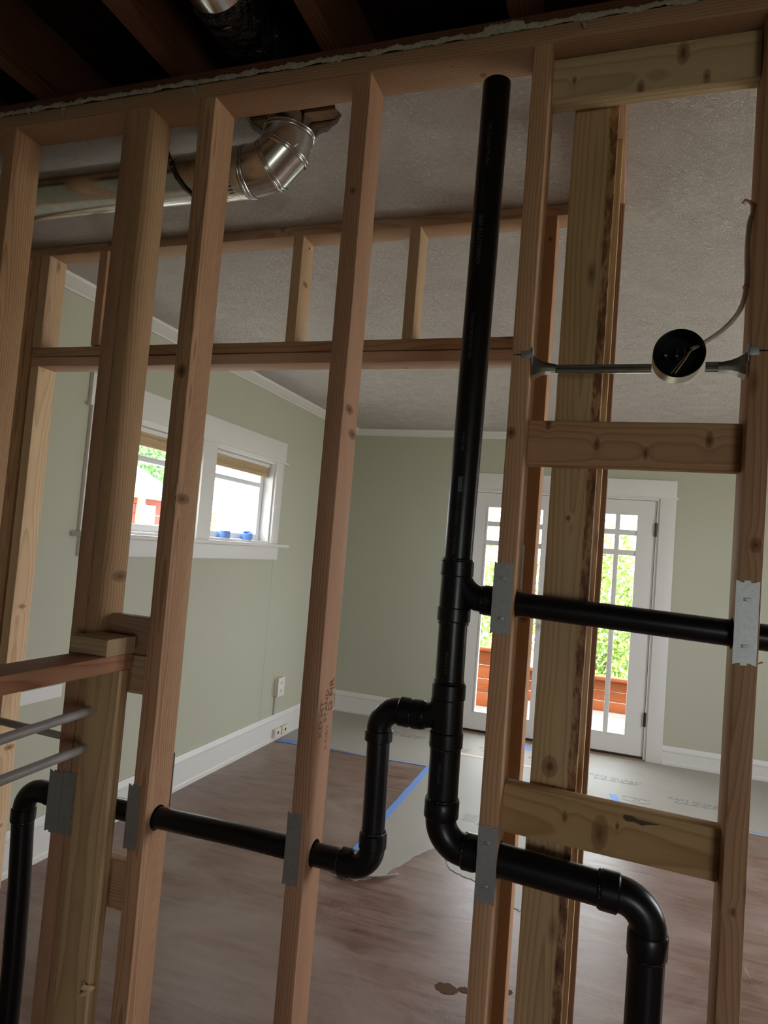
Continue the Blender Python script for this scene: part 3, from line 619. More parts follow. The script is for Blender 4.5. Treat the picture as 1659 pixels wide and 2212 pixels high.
tub_([(-1.122, 1.345, -.428), (-1.122, 1.2, -.432), (-1.124, .9, -.445), (-1.12, .4, -.45), (-1.12, -.6, -.45)], .0105, pex_m, 'upper white water tube entering the pony wall stud', 'water tube', PG, 'water_tube')
tub_([(-1.125, 1.345, -.513), (-1.124, 1.2, -.517), (-1.122, .9, -.526), (-1.12, .4, -.53), (-1.12, -.6, -.53)], .0105, pex_m, 'lower white water tube entering the pony wall stud', 'water tube', PG, 'water_tube')
tub_([(-1.66, 1.40, -.527), (-1.5, 1.40, -.528), (-1.36, 1.40, -.531), (-1.235, 1.40, -.534)], .0095, pex_m, 'white water tube crossing behind, between the two left studs', 'water tube', PG, 'water_tube')

# ------------------------------------------------------------------ framed opening behind (front plane Y = 2.07)
A0, A1 = 2.07, 2.159; HG = 'members of the framed opening'
def mem(b, ax, mat, lab, cat='stud', nm='stud', **k): return lumber(nm, b, ax, mat, lab, cat, HG, **k)
mem((-2.33, -.0325, A0, A1, 1.0525, 1.0885), 0, wood('hdr_plate', (.56, .36, .23), (.35, .185, .10), knots=((.02, -.04, .018, .009),)), 'top plate of the framed opening under the ceiling', 'plate', 'top_plate')
mem((-2.23, -.262, A0, A1, .6435, .680), 0, wood('hdr_a', (.53, .33, .20), (.33, .16, .085)), 'upper of the two boards of the header', 'header', 'header_board')
mem((-2.23, -.262, A0, A1, .604, .6405), 0, wood('hdr_b', (.62, .42, .30), (.42, .22, .14), knots=((-.30, -.044, -.005, .008), (.55, .03, -.018, .008))), 'lower of the two boards of the header, lit pink underneath', 'header', 'header_board')
mem((-2.284, -2.241, A0, A1, ZF + .038, 1.0525), 2, W['fir'], 'king stud at the left side of the framed opening')
mem((-2.3845, -2.346, A0, A1, ZF + .038, 1.0525), 2, W['fir'], 'stud of the framed opening fixed against the left wall')
mem((-2.236, -2.192, A0, A1, .680, 1.0525), 2, wood('cripA', (.56, .38, .24), (.38, .22, .12), knots=((.12, .01, .0, .005), (-.13, .01, .01, .005), (.0, .01, .02, .004))), 'leftmost short stud above the header')
mem((-2.232, -2.190, A0, A1, ZF + .038, .604), 2, wood('trimmer', (.66, .47, .29), (.46, .28, .15), knots=((.1, .02, .0, .008), (-.45, .02, .01, .009), (-.75, .02, .0, .008))), 'pale trimmer stud under the left end of the header')
mem((-1.945, -1.906, A0 - .004, A1 - .045, .684, 1.0525), 2, W['fir2'], 'second short stud above the header, set flush to the front')
mem((-1.1165, -1.079, A0, A1, .680, 1.0525), 2, wood('cripC', (.55, .38, .23), (.36, .2, .11), knots=((.03, .019, .0, .009),)), 'third short stud above the header, with a bright nail at its top')
mem((-.694, -.657, A0, A1, .680, 1.0525), 2, wood('cripD', (.58, .41, .25), (.40, .24, .13)), 'rightmost short stud above the header')
mem((-.2605, -.2220, A0, A1, ZF + .038, 1.0525), 2, wood('hstud', (.50, .29, .16), (.32, .15, .075), ring=.004, knots=((1.2, .0, -.045, .007), (.05, .0, -.045, .016))), 'stud at the right end of the header, behind the vent-side stud')
mem((-.2610, -.0325, A0, A1, ZF, ZF + .038), 0, W['fir'], 'bottom plate right of the framed opening', 'plate', 'bottom_plate')
label(tub('nail', [(-1.0775, 2.125, 1.030), (-1.070, 2.12, 1.027)], .0035, nail_m, seg=8), 'bright nail head at the top of the third short stud above the header', 'nail')
# side wall of the alcove: flat posts in a row away from the camera
SGG = 'flat posts of the alcove side wall'
lumber('post', (-.1335, -.0435, 1.4355, 1.4735, ZF + .038, 1.0525), 2, wood('post_spruce', (.52, .37, .195), (.32, .19, .085), ring=.010, wane=(.026, .030),
       knots=((.50, -.012, -.019, .007), (-.19, -.008, -.019, .0175), (.31, -.004, -.019, .005), (.88, .033, -.019, .009), (-.35, -.01, -.019, .005))), 'wide pale post with a strip of bark down its right side', 'post', SGG)
lumber('post', (-.1280, -.0385, 1.712, 1.750, ZF + .038, 1.0525), 2, W['pale'], 'second flat post, showing as a thin sliver right of the barked post', 'post', SGG)
lumber('post', (-.1210, -.0310, 2.0315, 2.0685, ZF + .038, 1.0525), 2, W['fir2'], 'third flat post, the rightmost dark sliver beside the barked post', 'post', SGG)
lumber('top_plate', (-.1300, -.0330, 1.435, 2.068, 1.0527, 1.0885), 1, W['fir2'], 'top plate of the alcove side wall', 'plate', SGG)
lumber('bottom_plate', (-.1320, -.0430, 1.435, 2.068, ZF, ZF + .038), 1, W['fir'], 'bottom plate of the alcove side wall', 'plate', SGG)

# ------------------------------------------------------------------ joists above the near room
for k in range(12):
    x = -2.345 + k * .4165 - .008
    if x > XR - .05: break
    cxs = {2: -1.512, 3: -1.093, 4: -.681, 5: -.254}
    xc = cxs.get(k, x + .02)
    names = {0: 'ceiling joist against the left wall', 1: 'ceiling joist second from the left wall', 2: 'dark joist at the upper left corner of the photo', 3: 'dark joist left of the shiny duct overhead', 4: 'dark joist right of the black wrapped duct', 5: 'dark joist above the top of the vent pipe'}
    lumber('joist', (xc - .022, xc + .022, YN, 2.6, 1.1240, 1.3015), 1, W['old'], names.get(k, 'dark joist over the right part of the room, %s beyond the vent pipe' % ['first', 'second', 'third', 'fourth', 'fifth', 'sixth', 'seventh'][k - 6]), 'joist', 'old ceiling joists')

# ------------------------------------------------------------------ sheet-metal duct
dct = empty('duct', (-1.6, 1.565, .985), 'shiny round galvanized duct with an elbow up through the ceiling', 'duct')
yD, zD, rD, Rb, xe = 1.565, .985, .066, .105, -.885
def ringd(n, pts, rads, m=galv, seg=56, cap=False): return tub(n, pts, rads, m, dct, seg, cap)
ringd('duct_pipe', [(-2.36, yD, zD), (-1.7, yD, zD), (-1.03, yD, zD)], [rD - .001] * 3)
cz = zD + Rb; cxd = xe - Rb
def gp(a): return Vector((cxd + Rb * math.sin(math.radians(a)), yD, cz - Rb * math.cos(math.radians(a))))
stops = [-14, 14, 43, 72, 100]; 
# gores: straight segments between mitre angles
mit = [0, 22, 52, 80]; P0 = Vector((cxd - .045, yD, zD)); pts = [P0] + [gp(a) for a in (11, 37, 66)] + [Vector((xe, yD, cz + .035))]
node = [Vector((cxd - .05, yD, zD)), Vector((cxd - .004, yD, zD)), gp(31) + Vector((.004, 0, -.004)), gp(60) + Vector((.004, 0, -.004)), Vector((xe, yD, cz - .012)), Vector((xe, yD, cz + .045))]
for k in range(5):
    a, b = node[k], node[k + 1]; d = (b - a).normalized()
    dp = (a - node[k - 1]).normalized() if k else d; dn = (node[k + 2] - b).normalized() if k < 4 else d
    na, nb = (d + dp).normalized(), (d + dn).normalized(); u = Vector((0, 1, 0)); v2 = d.cross(u); bm = bmesh.new(); seg = 56; r0 = []
    for P_, nn in ((a, na), (b, nb)):
        rg = []
        for j in range(seg):
            q = u * math.cos(6.28318 * j / seg) + v2 * math.sin(6.28318 * j / seg); p = a + q * rD; tt = (P_ - p).dot(nn) / d.dot(nn); rg.append(bm.verts.new(p + d * tt - a))
        r0.append(rg)
    for j in range(seg): bm.faces.new((r0[0][j], r0[0][(j + 1) % seg], r0[1][(j + 1) % seg], r0[1][j]))
    obj('elbow_gore', bm, galv, a, dct, smooth=True)
    if k:  # raised bead at each joint
        for off in (-.0045, .0045):
            bm = bmesh.new(); ring = []
            for j in range(seg):
                q = u * math.cos(6.28318 * j / seg) + v2 * math.sin(6.28318 * j / seg); dd = dp if off < 0 else d
                qq = q - na * 0; p = a + q * (rD); tt = (a - p).dot(na) / d.dot(na); ring.append((p + d * tt + na * off, q))
            for j in range(seg):
                p, q = ring[j]; 
            vr = [[bm.verts.new(p - a + q * (.0005 + .003 * math.sin(al)) + na * (.003 * math.cos(al))) for al in (0, .8, 1.57, 2.34, 3.14)] for p, q in ring]
            for j in range(seg):
                A_, B_ = vr[j], vr[(j + 1) % seg]
                for m_ in range(4): bm.faces.new((A_[m_], A_[m_ + 1], B_[m_ + 1], B_[m_]))
            obj('bead', bm, galv, a, dct, smooth='all')
ringd('seam', [node[2] + Vector((.045, -.046, -.012)), node[3] + Vector((.058, -.038, -.010))], [.0022] * 2, seg=8, cap=True)
ringd('duct_collar', [(xe, yD, cz + .0), (xe, yD, cz + .16)], [rD - .002] * 2)
foil = flat('foil_tape', (.66, .60, .50), .28, .85, bump=(45, .8, .006))
ringd('foil_tape', [(-1.075, yD, zD), (-1.0, yD, zD)], [rD + .0012] * 2, foil)
bm = bmesh.new()
for k in range(14):
    a = math.radians(200 + (k % 7) * 9); xx = -1.062 + (k // 7) * .03
    p = Vector((xx, yD + math.cos(a) * (rD + .0018), zD + math.sin(a) * (rD + .0018)))
    q = bmesh.ops.create_cube(bm, size=1)['verts']
    for vv in q: vv.co = p + Vector((vv.co.x * .014, vv.co.y * .0012, vv.co.z * .0022)) - Vector((-1.06, yD, zD))
obj('tape_marks', bm, dark_m, (-1.06, yD, zD), dct)
# perforated hanger strap
hs = empty('hanger_strap', (-1.24, 1.49, 1.05), 'dark perforated metal strap holding the duct, beside the doubled studs', 'strap')
sp = [(-1.240, 1.492, 1.0895), (-1.226, 1.494, 1.055), (-1.212, 1.496, 1.02), (-1.195, 1.4965, .983), (-1.18, 1.503, .951), (-1.165, 1.523, .929), (-1.15, 1.556, .9165), (-1.14, 1.59, .9195)]
bm = bmesh.new(); prev = None
for p in sp:
    p = Vector(p) - Vector(sp[0]); a_ = bm.verts.new(p + Vector((-.008, 0, .003))); b_ = bm.verts.new(p + Vector((.008, 0, -.003)))
    if prev: bm.faces.new((prev[0], prev[1], b_, a_))
    prev = (a_, b_)
g = bmesh.ops.extrude_face_region(bm, geom=list(bm.faces)); bmesh.ops.translate(bm, verts=[q for q in g['geom'] if isinstance(q, bmesh.types.BMVert)], vec=(0, .0008, 0))
obj('strap', bm, flat('dark_strap', (.06, .055, .05), .45, .7), sp[0], hs)
for k in range(7):
    f = k * .5; i = int(f); p = Vector(sp[i]).lerp(Vector(sp[i + 1]), f - i); tub('strap_hole', [p + Vector((0, -.0003, 0)), p + Vector((0, -.0009, 0))], .0028 if k % 2 else .0022, flat('hole_light', (.5, .47, .43), .9) if k == 0 else bpy.data.materials['hole_light'], hs, 12)
# duct and black wrap up in the joist bay
fd = empty('overhead_duct', (-.89, .4, 1.22), 'galvanized duct high between the joists, ending in black plastic wrap', 'duct')
tub('duct_pipe', [(-.895, -2.2, 1.215), (-.895, 0, 1.215), (-.895, 1.26, 1.215)], [.078] * 3, galv, fd, 48)
bm = bmesh.new(); rr = tube(bm, [(-.895, 1.22 + .02 * k, 1.215) for k in range(17)], [.082 + .004 * math.sin(k * 2.1) for k in range(17)], 40, True, (-.895, 1.22, 1.215))
for vv in bm.verts: vv.co += vv.normal * 0 + Vector((1, 0, 1)) * (.006 * noise.noise(vv.co * 28)) + Vector((0, 0, .004 * noise.noise(vv.co * 60)))
obj('plastic_wrap', bm, flex_m, (-.895, 1.22, 1.215), fd, smooth='all')

# ------------------------------------------------------------------ black waste and vent pipes, one glued assembly
pipe = empty('drain_pipe_assembly', (-.3, YP, -.55), 'glossy black plastic drain and vent piping running through the near studs', 'pipe')
def seg_(n, pts, r, m=abs_m, s=40): return tub(n, [(x, YP, z) if not isinstance(x, Vector) else x for x, z in pts] if not isinstance(pts[0], Vector) else pts, r, m, pipe, s)
def hub(p, q, r):
    p, q = Vector((p[0], YP, p[1])), Vector((q[0], YP, q[1])); d = (q - p)
    o = tub('hub', [p, p + d * .08, p + d * .92, q], [r - .0022, r, r, r - .0022], abs_m, pipe, 40)
    return o
def bead(p, d, r):  # lumpy ring of dried solvent cement
    p = Vector((p[0], YP, p[1])); d = Vector((d[0], 0, d[1])).normalized(); bm = bmesh.new(); u = Vector((0, 1, 0)); v2 = d.cross(u); n = 48; rings = []
    for j in range(n):
        a = 6.28318 * j / n; q = u * math.cos(a) + v2 * math.sin(a); rr_ = .0022 + .0016 * noise.noise((j * .9, p.x * 50, p.z * 50))
        rings.append([bm.verts.new(q * (r + rr_ * math.cos(b)) + d * rr_ * 1.3 * math.sin(b)) for b in (0, 1.26, 2.51, 3.77, 5.03)])
    for j in range(n):
        for k in range(5): bm.faces.new((rings[j][k], rings[j][(k + 1) % 5], rings[(j + 1) % n][(k + 1) % 5], rings[(j + 1) % n][k]))
    obj('cement_bead', bm, abs_cement, p, pipe, smooth='all')
V3 = lambda x, z: Vector((x, YP, z))
r2 = .0295; r15 = .0242
vp = seg_('vent_pipe', [(-.2962, 1.008), (-.299, .6), (-.3035, .1), (-.3042, -.03)], r2)
tub('pipe_mouth', [V3(-.2962, 1.0081), V3(-.2962, 1.0085)], r2 * .85, dark_m, vp, 32)
hub((-.3042, -.014), (-.3042, -.047), .0342); bead((-.3042, -.013), (0, 1), .0305)
seg_('tee_body', [(-.3042, -.04), (-.3042, -.145)], .0318); hub((-.3042, -.110), (-.3042, -.139), .0342); bead((-.3042, -.1405), (0, 1), .0300)
# curved branch to the right
br = arc((-.2455, -.034), .055, 180, 270, 8, YP); br = [V3(-.303, -.02)] + br + [V3(-.238, -.0895)]
seg_('tee_branch', br, [.024] + [.0262] * 9 + [.0272]); hub((-.2450, -.0895), (-.2240, -.0900), .0305); bead((-.2235, -.09), (1, 0), .0265); bead((-.2470, -.0895), (1, 0), .0275)
up = seg_('branch_pipe', [(-.228, -.0898), (-.19, -.0905), (.2, -.1035), (.6, -.1165)], r15)
seg_('stack_pipe', [(-.3042, -.135), (-.3032, -.275)], r2); hub((-.3030, -.264), (-.3028, -.298), .0345); bead((-.303, -.262), (0, 1), .0302)
seg_('tee_body', [(-.3028, -.29), (-.3010, -.37)], .032); hub((-.3012, -.361), (-.3008, -.394), .0342); bead((-.3008, -.3955), (0, 1), .0302)
bl_ = [V3(-.300, -.27)] + arc((-.358, -.290), .048, 0, -90, 7, YP) + [V3(-.372, -.338)]
seg_('tee_branch', bl_, [.022] + [.0262] * 8 + [.0272]); hub((-.352, -.3375), (-.3755, -.3380), .0300); bead((-.350, -.3375), (1, 0), .0272)
hub((-.3785, -.3375), (-.4040, -.3365), .0300); bead((-.377, -.3375), (1, 0), .0262)
el = [V3(-.398, -.337)] + arc((-.404, -.379), .042, 90, 180, 10, YP) + [V3(-.4455, -.388)]
seg_('elbow', el, .0262); hub((-.4455, -.381), (-.4452, -.405), .0295)
seg_('trap_riser', [(-.4450, -.39), (-.4405, -.61)], r15); hub((-.4402, -.592), (-.4398, -.625), .0292); bead((-.4402, -.5905), (0, 1), .0252)
el = [V3(-.4398, -.615)] + arc((-.482, -.6245), .0422, 0, -90, 10, YP) + [V3(-.49, -.6665)]
seg_('elbow', el, .0265); hub((-.482, -.6665), (-.508, -.6660), .0292); bead((-.5095, -.666), (1, 0), .0252)
seg_('waste_pipe', [(-.50, -.666), (-.75, -.6635), (-1.0, -.668), (-1.285, -.672)], r15)
hub((-1.262, -.6715), (-1.290, -.6720), .0285); bead((-1.2605, -.6715), (1, 0), .0250)
el = [V3(-1.285, -.672)] + arc((-1.312, -.723), .051, 90, 180, 10, YP) + [V3(-1.3632, -.74)]
seg_('elbow', el, .0265); hub((-1.3630, -.722), (-1.3635, -.752), .0295); bead((-1.3635, -.7535), (0, 1), .0265)
tub('drop_pipe', [V3(-1.3635, -.74), V3(-1.353, -.90), V3(-1.345, -1.10), V3(-1.345, -1.53)], .0262, abs_m, pipe, 40)
seg_('stack_pipe', [(-.3008, -.39), (-.2998, -.51)], .0312); hub((-.2998, -.497), (-.2998, -.534), .0352); bead((-.2998, -.4955), (0, 1), .0318)
el = [V3(-.2998, -.525)] + arc((-.2455, -.534), .0543, 180, 270, 12, YP) + [V3(-.238, -.5885)]
seg_('elbow', el, .0312); hub((-.246, -.5885), (-.2215, -.5895), .0355); bead((-.2475, -.5885), (1, 0), .033); bead((-.2205, -.5895), (1, 0), .0328)
lr = seg_('waste_pipe', [(-.235, -.589), (-.0, -.6015), (.03, -.603)], .0318)
hub((.012, -.6025), (.046, -.6045), .0362); bead((.0105, -.6025), (1, 0), .0328)
el = [V3(.035, -.604)] + arc((.042, -.6615), .0575, 88, 0, 14, YP) + [V3(.0995, -.675)]
seg_('elbow', el, .0325); hub((.0995, -.658), (.0995, -.700), .0358); bead((.0995, -.7015), (0, 1), .0330)
seg_('drop_pipe', [(.0995, -.69), (.0990, -.82), (.0985, -1.53)], .0322)
def onpipe(x_of_z, r, a0):   # text running up a vertical pipe; u up, v sideways around it
    def f(c, z0): 
        z = z0 + c.x; a = a0 + c.y / r; rr_ = r + .0003 + c.z; return (x_of_z(z) - math.sin(a) * rr_ , YP - math.cos(a) * rr_, z)
    return f
xf = lambda z: -.2962 + (1.008 - z) / 1.04 * -.008
F_ = onpipe(xf, r2, 0.05)
for s, sz, z0, a in (('CHARLOTTE PIPE.', .0135, .655, .10), ('NSF 2in. ASTM D 2661', .0095, .86, .02), ('ABS CELLULAR CORE 2', .0095, .45, .15), ('ABS SCH 40', .008, .23, .1), ('MADE IN U.S.A. 02/24/26 11:16 PLNT 12 *3', .0085, .075, .12), ('2 in. DWV ABS', .007, -.22, .1), ('ASTM D 2661', .007, -.44, .1)):
    zc = z0
    text_on('pipe_print', s, sz, (lambda F, z_: (lambda c: F(c, z_)))(onpipe(xf if z0 > -.05 else (lambda z: -.3030 if z > -.3 else -.3000), r2 if z0 > -.4 else .0312, a), z0), print_m, (-.3, YP, z0), vp)
bm = bmesh.new() # barcode patch
for k in range(9):
    zz = .128 + k * .0035; fb = F_(Vector((0, 0, 0)), zz); box(bm, -.006, .003, -.0006, 0, zz - .0012 - .14, zz + .0012 - .14)
obj('pipe_print', bm, flat('blue_print', (.10, .14, .16), .5), (-.303, YP - r2 - .0001, .14), vp)
text_on('pipe_print', 'CHARLOTTE  1-1/2in. ABS-DWV  SCH 40  ASTM F628', .0075, lambda c: (.02 + c.x, YP - math.cos(.75 + c.y / r15) * (r15 + .0003), -.097 - (.02 + c.x) * .033 - math.sin(.75 - c.y / r15) * (r15 + .0003)), print_m, (0, YP, -.1), up)

# ------------------------------------------------------------------ light box on its bar hanger
hb = empty('light_box', (.0925, 1.36, .36), 'round black ceiling-light box on a galvanized bar between the right studs', 'electrical box')
bc = Vector((.0925, 1.352, .4045)); Rb_ = .0458
tub('box_shell', [bc + Vector((0, 0, 0)), bc + Vector((0, .001, 0)), bc + Vector((0, .045, 0))], [Rb_ - .001, Rb_, Rb_], steel_m, hb, 56, False)
tub('box_liner', [bc + Vector((0, -.0005, 0)), bc + Vector((0, .040, 0))], [Rb_ - .0012, Rb_ - .004], black_m, hb, 56, False)
tub('box_back', [bc + Vector((0, .0435, 0)), bc + Vector((0, .0448, 0))], [Rb_ - .001] * 2, black_m, hb, 56)
tub('box_rim', [bc + Vector((math.cos(a) * (Rb_ - .001), -.0005, math.sin(a) * (Rb_ - .001))) for a in [6.28318 * k / 48 for k in range(49)]], .0011, black_m, hb, 8)
for dx, dz in ((-.022, .003), (-.002, .002)):
    tub('screw_boss', [bc + Vector((dx, .041, dz)), bc + Vector((dx, .026, dz))], [.006, .005], black_m, hb, 14); tub('screw', [bc + Vector((dx, .026, dz)), bc + Vector((dx, .024, dz))], .0024, nail_m, hb, 10)
kp = bc + Vector((.004, .030, .013)); rct = [(-.006, -.005), (-.005, .007), (.007, .006), (.008, -.006)]
tub('knockout_clamp', [kp + Vector((u, 0, v_)) for u, v_ in rct], .0007, nail_m, hb, 6)
def chan(x0, x1, zc, h_, dep, yb, n, slope=0):
    pr2 = [(yb, -h_), (yb - dep * .55, -h_), (yb - dep * .55, -h_ * .72), (yb - dep, -h_ * .6), (yb - dep, -h_ * .12), (yb - dep * .7, 0), (yb - dep, h_ * .12), (yb - dep, h_ * .6), (yb - dep * .55, h_ * .72), (yb - dep * .55, h_), (yb, h_)]
    o = pris(n, [(a, zc + b) for a, b in pr2], 0, x0, x1, galv, hb); return o
chan(-.140, .0462, .380, .0085, .012, 1.372, 'hanger_bar'); chan(.1392, .165, .3815, .0098, .014, 1.373, 'hanger_bar')
def flare(xs, s):
    bm = bmesh.new(); rings = []
    for f, h_, d_ in ((0, .0095, .006), (.22, .0100, .006), (.45, .012, .005), (.68, .016, .005), (.85, .021, .005), (1, .026, .0055)):
        x = xs + s * .045 * f; c_ = .3805 + .0035 * f
        rings.append([bm.verts.new((x - xs, yy, c_ + zz - .38)) for yy, zz in ((1.372 - 1.36, -h_), (1.358 - 1.36 - d_ * f, -h_ * .8), (1.356 - 1.36 - d_ * f * .5, 0), (1.358 - 1.36 - d_ * f, h_ * .8), (1.372 - 1.36, h_))])
    for a, b in zip(rings, rings[1:]):
        for k in range(5): bm.faces.new((a[k], a[(k + 1) % 5], b[(k + 1) % 5], b[k]))
    bm.faces.new(rings[0]); bm.faces.new(rings[-1][::-1]); obj('hanger_foot', bm, galv, (xs, 1.36, .38), hb, smooth=True)
flare(-.131, -1); flare(.1605, 1)
for (x0, x1, sl) in ((-.197, -.1755, -1), (.2065, .2235, 1)):
    bx('mounting_tab', (x0, x1, 1.3415, 1.3432, .396, .4115), plate_m, hb, .0005)
    boxes('mounting_tab', [((-.1770 if sl < 0 else .2060), (-.1755 if sl < 0 else .2078), 1.3415, 1.366, .386, .418)], plate_m, hb)
    tub('nail', [((-.2135, 1.3428, .4035) if sl < 0 else (.246, 1.3428, .4045)), ((-.197, 1.3424, .4035) if sl < 0 else (.2235, 1.3424, .404))], [.0008, .0014], dark_m, hb, 6)
# cable and wires
cb = empty('cable', (.2, YP, .66), 'flat white cable looping from the right stud into the light box', 'cable')
def smoothp(p, n=5):
    out = []; p = [Vector(q) for q in p]
    for i in range(len(p) - 1):
        a, b, c_, d = p[max(0, i - 1)], p[i], p[i + 1], p[min(len(p) - 1, i + 2)]
        for k in range(n):
            t_ = k / n; out.append(.5 * ((2 * b) + (c_ - a) * t_ + (2 * a - 5 * b + 4 * c_ - d) * t_ * t_ + (3 * b - a - 3 * c_ + d) * t_ ** 3))
    return out + [p[-1]]
tub('cable_jacket', smoothp([(.232, YP, .700), (.214, YP, .690), (.2055, YP, .672), (.2025, YP, .640), (.2025, YP, .602), (.2045, YP, .545), (.197, YP, .50), (.175, YP, .466), (.148, 1.387, .442), (.128, 1.384, .428), (.115, 1.378, .4200)]), .0050, nm_m, cb, 14, flatn=.7)
for k, (dx, m_) in enumerate(((0, copper_m), (.0025, nm_m), (-.0022, black_m))):
    tub('wire', smoothp([(.120, 1.380, .421), (.110 + dx, 1.362, .410), (.097 + dx * 2, 1.352, .390), (.080 + dx * 3, 1.351, .366)]), .0011, m_, cb, 8)
label(tub('cable_staple', [(.2085, YP - .008, .535), (.2000, YP - .009, .540), (.1985, YP, .541), (.2000, YP + .009, .540), (.2085, YP + .008, .535)], .0012, red_m, seg=6), 'small red staple holding the white cable to the right stud', 'staple')
label(tub('wood_shred', [(.2095, 1.38, .678), (.206, 1.375, .690), (.199, 1.372, .696), (.192, 1.374, .700), (.187, 1.375, .694)], [.004, .0045, .003, .0025, .001], W['fir'], seg=6), 'torn shred of wood at the cable hole in the right stud', 'wood shred')
label(tub('wire_end', [(.247, 1.40, -.150), (.256, 1.39, -.153), (.262, 1.385, -.149)], .0015, orange_m, seg=6), 'orange wire end behind the right nail plate', 'wire')

# ------------------------------------------------------------------ outside the patio doors: deck, low rail, hedge
gr = label(bx('ground', (-40, 30, -20, 45, -2.2, -2.1), grass_m), 'pale sunlit ground outside', kind=S_)
dk = empty('deck', (-.4, 7.2, -1.62), 'weathered plank deck outside the patio doors', 'deck')
for k in range(15): bx('deck_board', (-2.6, 2.2, 6.14 + k * .14, 6.14 + k * .14 + .133, -1.645, -1.617), W['deck'], dk, .003, grain=0)
boxes('deck_joists', [(-2.55, 2.15, 6.2, 6.24, -2.1, -1.646), (-2.55, 2.15, 8.1, 8.14, -2.1, -1.646)], bark_m, dk)
def lowwall(x0, x1, y, ztop, n, lab):
    e = empty('deck_rail', ((x0 + x1) / 2, y, -1.617), lab, 'deck rail', 'cedar deck rails'); hgt = (ztop - .04 + 1.617) / n
    for k in range(n): bx('plank', (x0, x1, y, y + .03, -1.617 + k * hgt, -1.617 + (k + 1) * hgt - .006), W['cedar'], e, .003, grain=0)
    bx('cap_board', (x0 - .02, x1 + .02, y - .05, y + .08, ztop - .038, ztop), W['cedar'], e, .004, grain=0)
lowwall(-1.08, 2.2, 8.12, -1.235, 3, 'low cedar plank rail at the far side of the deck'); lowwall(-2.6, -1.13, 7.45, -.985, 4, 'taller cedar plank rail at the left of the deck')
def leaves(name, n, c, ext, size, mat, loc, parent=None):
    bm = bmesh.new()
    for k in range(n):
        while True:
            p = Vector((random.uniform(-1, 1), random.uniform(-1, 1), random.uniform(-1, 1)))
            if p.length < 1 and p.length > .35: break
        p = Vector((p.x * ext[0], p.y * ext[1], p.z * ext[2])) * (1 + .25 * noise.noise(p * 3)); s = size * random.uniform(.6, 1.3)
        u = Vector((random.gauss(0, 1), random.gauss(0, 1), random.gauss(0, 1))).normalized(); v_ = u.orthogonal().normalized()
        vs2 = [bm.verts.new(p + u * s), bm.verts.new(p + v_ * s * .45), bm.verts.new(p - u * s * .6), bm.verts.new(p - v_ * s * .45)]; bm.faces.new(vs2)
    return obj(name, bm, mat, Vector(loc) + Vector(c), parent)
for k, (x, y, lab) in enumerate(((-3.0, 12.4, 'left one'), (-.2, 12.6, 'middle one'), (2.6, 12.5, 'right one'))):
    e = empty('hedge_shrub', (x, y, -2.1), 'sunlit green shrub beyond the deck, ' + lab, 'shrub', 'shrubs beyond the deck')
    leaves('foliage', 7000, (0, 0, 1.3), (1.25, .8, 1.45), .07, leaf_a, (x, y, -2.1), e)['kind'] = 'stuff'
    for j in range(3): tub('stem', [(x, y, -2.1), (x + .3 * (j - 1), y, -1.4), (x + .5 * (j - 1), y, -.6)], [.04, .03, .015], bark_m, e, 8)
# outside the left window: tree, red neighbour house with a slate roof
nh = empty('neighbor_house', (-9.4, 12.5, -2.1), 'red neighbor house with a slate-blue roof, seen through the left window', 'house')
for k in range(14): bx('siding_board', (-9.9, -9.4 + .004 * (k % 2), 9.2, 12.6, -2.1 + k * .2, -2.1 + k * .2 + .19), red_wall_m, nh, .004)
bm = bmesh.new(); prism(bm, [(-8.95, .62), (-8.95, .68), (-10.6, 1.5), (-10.6, 1.42)], 1, 8.8, 12.9, (-9, 10, .6)); obj('roof', bm, roof_m, (-9, 10, .6), nh)
bx('post', (-9.02, -8.92, 11.25, 11.37, -2.1, .62), yellow_m, nh, .004); bx('fascia', (-8.97, -8.93, 8.8, 12.9, .60, .70), yellow_m, nh, .004)
bx('window_frame', (-9.4, -9.37, 11.7, 12.3, .1, .5), white, nh, .004)
te = empty('tree', (-13.2, 15.2, -2.1), 'leafy tree behind the neighbor house roof, seen through the left window', 'tree')
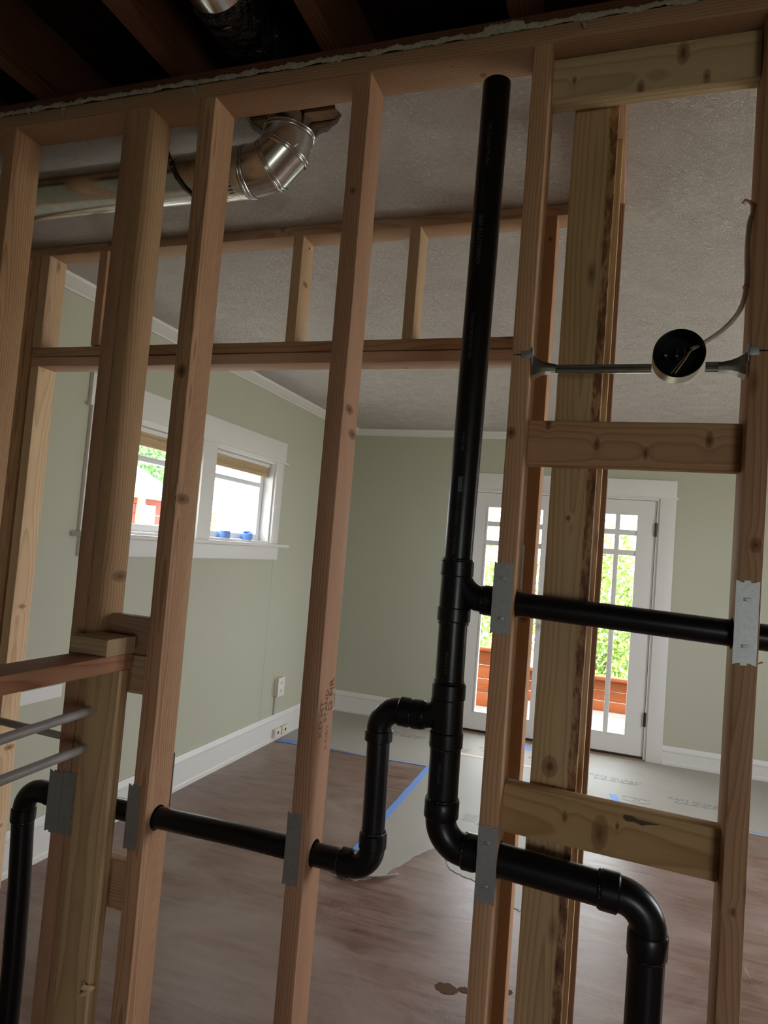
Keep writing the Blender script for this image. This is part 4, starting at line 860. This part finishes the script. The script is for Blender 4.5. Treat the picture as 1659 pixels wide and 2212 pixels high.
tub('trunk', [(-13.2, 15.2, -2.1), (-13.1, 15.1, 0), (-13.2, 15.3, 2.2)], [.2, .15, .08], bark_m, te, 12)
leaves('foliage', 9000, (0, 0, 4.4), (2.2, 2.2, 2.6), .10, leaf_b, (-13.2, 15.2, -2.1), te)['kind'] = 'stuff'
te = empty('tree', (-8.0, 11.9, -2.1), 'small sunlit bush in front of the red house, right of the post', 'bush')
tub('trunk', [(-8.0, 11.9, -2.1), (-8.0, 11.9, -.2)], [.05, .02], bark_m, te, 8); leaves('foliage', 900, (0, 0, 2.25), (.35, .35, .5), .05, leaf_a, (-8.0, 11.9, -2.1), te)['kind'] = 'stuff'

# curl of torn wood on the pony stud
tub_([(-1.063, 1.305, -1.02), (-1.054, 1.295, -1.022), (-1.046, 1.300, -1.026), (-1.044, 1.312, -1.030), (-1.050, 1.302, -1.036), (-1.058, 1.296, -1.040), (-1.064, 1.304, -1.043)], [.004, .006, .0065, .006, .006, .005, .003], flat('pale_wood_curl', (.55, .38, .22), .7), 'pale curl of torn wood low on the pony wall end stud', 'wood shred', None, 'wood_shred')

bm = bmesh.new(); tip = Vector((-1.07, 3.06, ZF + .003)); g_ = []
for i in range(9):
    u = i / 8; row = []
    for j in range(5):
        v_ = j / 4; px = -1.132 + u * .26; py = 3.035 + .015 * math.sin(u * 3.14) + (u ** 2) * .16 - v_ * (.05 * math.sin(u * 3.14) + .004) ; pz = ZF + .004 + .028 * math.sin(u * 3.14) * v_ ** 2
        row.append(bm.verts.new(Vector((px, py + .004 * noise.noise((u * 30, v_, 0)), pz)) - tip))
    g_.append(row)
for a, b in zip(g_, g_[1:]):
    for j in range(4): bm.faces.new((a[j], a[j + 1], b[j + 1], b[j]))
g = bmesh.ops.extrude_face_region(bm, geom=list(bm.faces)); bmesh.ops.translate(bm, verts=[q for q in g['geom'] if isinstance(q, bmesh.types.BMVert)], vec=(0, 0, .0012))
obj('torn_flap', bm, flat('torn_paper_core', (.62, .58, .52), .8), tip, fp, smooth='all')
